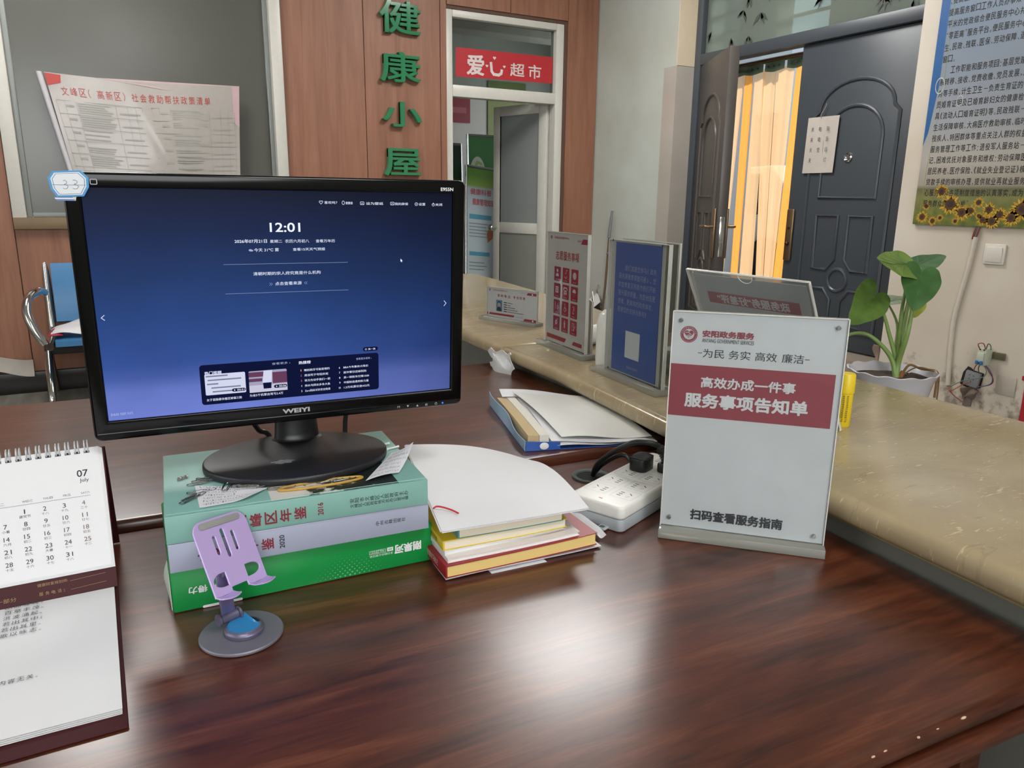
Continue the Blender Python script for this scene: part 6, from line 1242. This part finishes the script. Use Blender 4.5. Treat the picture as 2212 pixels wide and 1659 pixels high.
# ------------------------------------------------------------------ things seen through the white door
GRB = mat('brochure_green', '2f6b33', .4, amt=.2, scale=5); ALU = mat('stand_aluminium', '9a9c9e', .25, metal=.9)
def easel(name, label, p, yaw, w_, z0, h, board, lean, roll=0):
    M = frame((p[0], p[1], FZ), yaw); t = thing(name, label, 'display stand', M)
    up_ = Vector((0, math.sin(lean), math.cos(lean))); K = M @ frame((0, 0, z0), ex=(1, 0, 0), up=up_) @ Matrix.Rotation(roll, 4, 'Z')
    MB().span((-w_ / 2, 0, .002), (w_ / 2, h, .010)).build('poster_panel', board, t, K)
    for x in (-w_ / 2 - .012, w_ / 2 + .012): MB().tube([K @ Vector((x, -z0 / math.cos(lean) + .01, .006)), K @ Vector((x, h + .02, .006))], .011, 8).build('upright', ALU, t, I)
    MB().tube([K @ Vector((-w_ / 2, h + .012, .006)), K @ Vector((w_ / 2, h + .012, .006))], .011, 8).build('crossbar', ALU, t, I)
    MB().tube([K @ Vector((0, h * .9, -.002)), M @ Vector((0, .55, .01))], .010, 8).build('rear_leg', ALU, t, I)
    return t, K
m, nt, b, L = newmat('leaflet_board'); tc = N(nt, 'TexCoord'); sp = N(nt, 'SeparateXYZ'); L(tc.outputs['Object'], sp.inputs[0]); mr = N(nt, 'MapRange'); mr.inputs['From Max'].default_value = 1.0; L(sp.outputs['Y'], mr.inputs[0])
r = ramp(nt, [(0, '6f9a45'), (.10, 'a9bfa0'), (.13, 'b9c6ca'), (.88, 'b3c2cb'), (.91, '86a54a'), (1, '5f8d35')]); L(mr.outputs[0], r.inputs[0]); L(r.outputs[0], b.inputs['Base Color'])
t, K = easel('display_stand', 'leaning display stand with white and green health poster inside the white door', (2.985, 6.05), 6, .30, .34, 1.06, m, .16, -.10)
mb = MB().text('健康科普', -.12, .83, .10, .885, .012, 0, .02).text('健康管理知识', -.10, .74, .13, .80, .012, 0, .02).rect(-.13, .62, .10, .66, .012, 1).rect(-.13, .30, .08, .335, .012, 1)
for k in range(5): mb.line([(-.13, .58 - .028 * k), (.06 - .02 * (k % 2), .58 - .028 * k)], .008, .012, 2)
for k in range(3): mb.line([(-.13, .24 - .03 * k), (.02 + .03 * (k % 2), .24 - .03 * k)], .008, .012, 2)
mb.flat([(.06, .42), (.11, .46), (.13, .54), (.08, .56), (.05, .50)], .012, 3)
mb.build('poster_print', [mat('poster_pink', 'b3626a', .5), mat('poster_cyan', '4f97b0', .5), mat('poster_grey', '83898c', .5), mat('poster_orange', 'a8643a', .5)], t, K)
t, K = easel('display_stand', 'dark green tall display stand at the edge of the white door opening', (2.765, 6.30), 4, .32, .60, .98, mat('dark_green_board', '1d3a26', .4), .04)
MB().line([(-.10, .62), (.14, .62)], .03, .012).build('poster_print', mat('dim_print', '4f6a52', .5), t, K)
t, K = easel('display_stand', 'bright green display stand with white oval logo behind the leaning poster', (3.42, 6.75), 2, .42, .55, 1.15, GRB, .04)
mb = MB().disc(-.12, .80, .085, .012, 0, 28, .17).rect(.05, .74, .20, .79, .012, 0).line([(-.15, .86), (-.12, .92), (-.08, .90)], .022, .013, 1).line(rr(-.145, .70, -.105, .84, .018, 3), .010, .013, 2, True).rect(-.10, .1, .2, .18, .012, 1)
mb.build('poster_print', [mat('logo_white', 'aab0a6', .5), mat('logo_lime', '86a13c', .5), mat('logo_dark', '3a4038', .5)], t, K)
def flatposter(name, label, x0, x1, z0, z1, y, colr, cat='poster'):
    M = frame(((x0 + x1) / 2, y, z0), ex=(1, 0, 0), up=(0, 0, 1)); t = thing(name, label, cat, M); MB().span((-(x1 - x0) / 2, 0, 0), ((x1 - x0) / 2, z1 - z0, .006)).build('poster_sheet', colr, t); return t, M
t, M = flatposter('annex_sign', 'dark red sign on the annex back wall seen through the white door', 3.35, 3.80, 1.98, 2.24, 7.99, mat('annex_red', '8a2232', .45))
MB().line([(-.14, .13), (.16, .13)], .06, .0075).build('lettering', mat('annex_red_text', 'a85862', .5), t)
t, M = flatposter('annex_poster', 'yellow-green poster high on the annex back wall', 4.02, 4.50, 1.55, 2.44, 7.99, mat('annex_lime', '7a8a45', .45, amt=.3, scale=4))
# ------------------------------------------------------------------ rusty rod and rubble by the pillar
t = thing('metal_rod', 'thin rusty rod with side bracket leaning against the pillar wall', 'rod', frame((3.44, 4.81, FZ)))
MB().tube([(3.42, 4.84, FZ), (3.45, 4.82, .55), (3.47, 4.815, 1.02)], .009, 8).build('rod', mat('rust', '6b5546', .6, metal=.4), t, I)
MB().tube([(3.46, 4.815, .90), (3.478, 4.81, 1.10)], [.013, .009], 8).build('tip', mat('rod_tip', '85858a', .4, metal=.5), t, I)
MB().tube([(3.452, 4.818, .78), (3.44, 4.72, .785), (3.42, 4.62, .82)], .009, 8, sub=3).build('bracket', mat('rod_tip', '85858a', .4, metal=.5), t, I)
tag(MB().surf(lambda u, v: (3.41 + .09 * u - .02 * v, 5.06 - .14 * v, .335 + .06 * math.sin(PI * v) + .06 * u), 8, 10, .006).build('white_bag', mat('bag_white', 'b5b4b0', .5)), 'crumpled white plastic bag at the foot of the pillar wall', 'bag')
t = thing('bin', 'dark low bin standing at the foot of the pillar wall', 'bin', frame((3.39, 5.0, FZ)))
MB().lathe([(0, 0), (.09, 0), (.115, .27), (.119, .275), (.113, .28), (.108, .27), (.085, .01), (0, .01)], 28).build('bin_body', BLACKP, t)
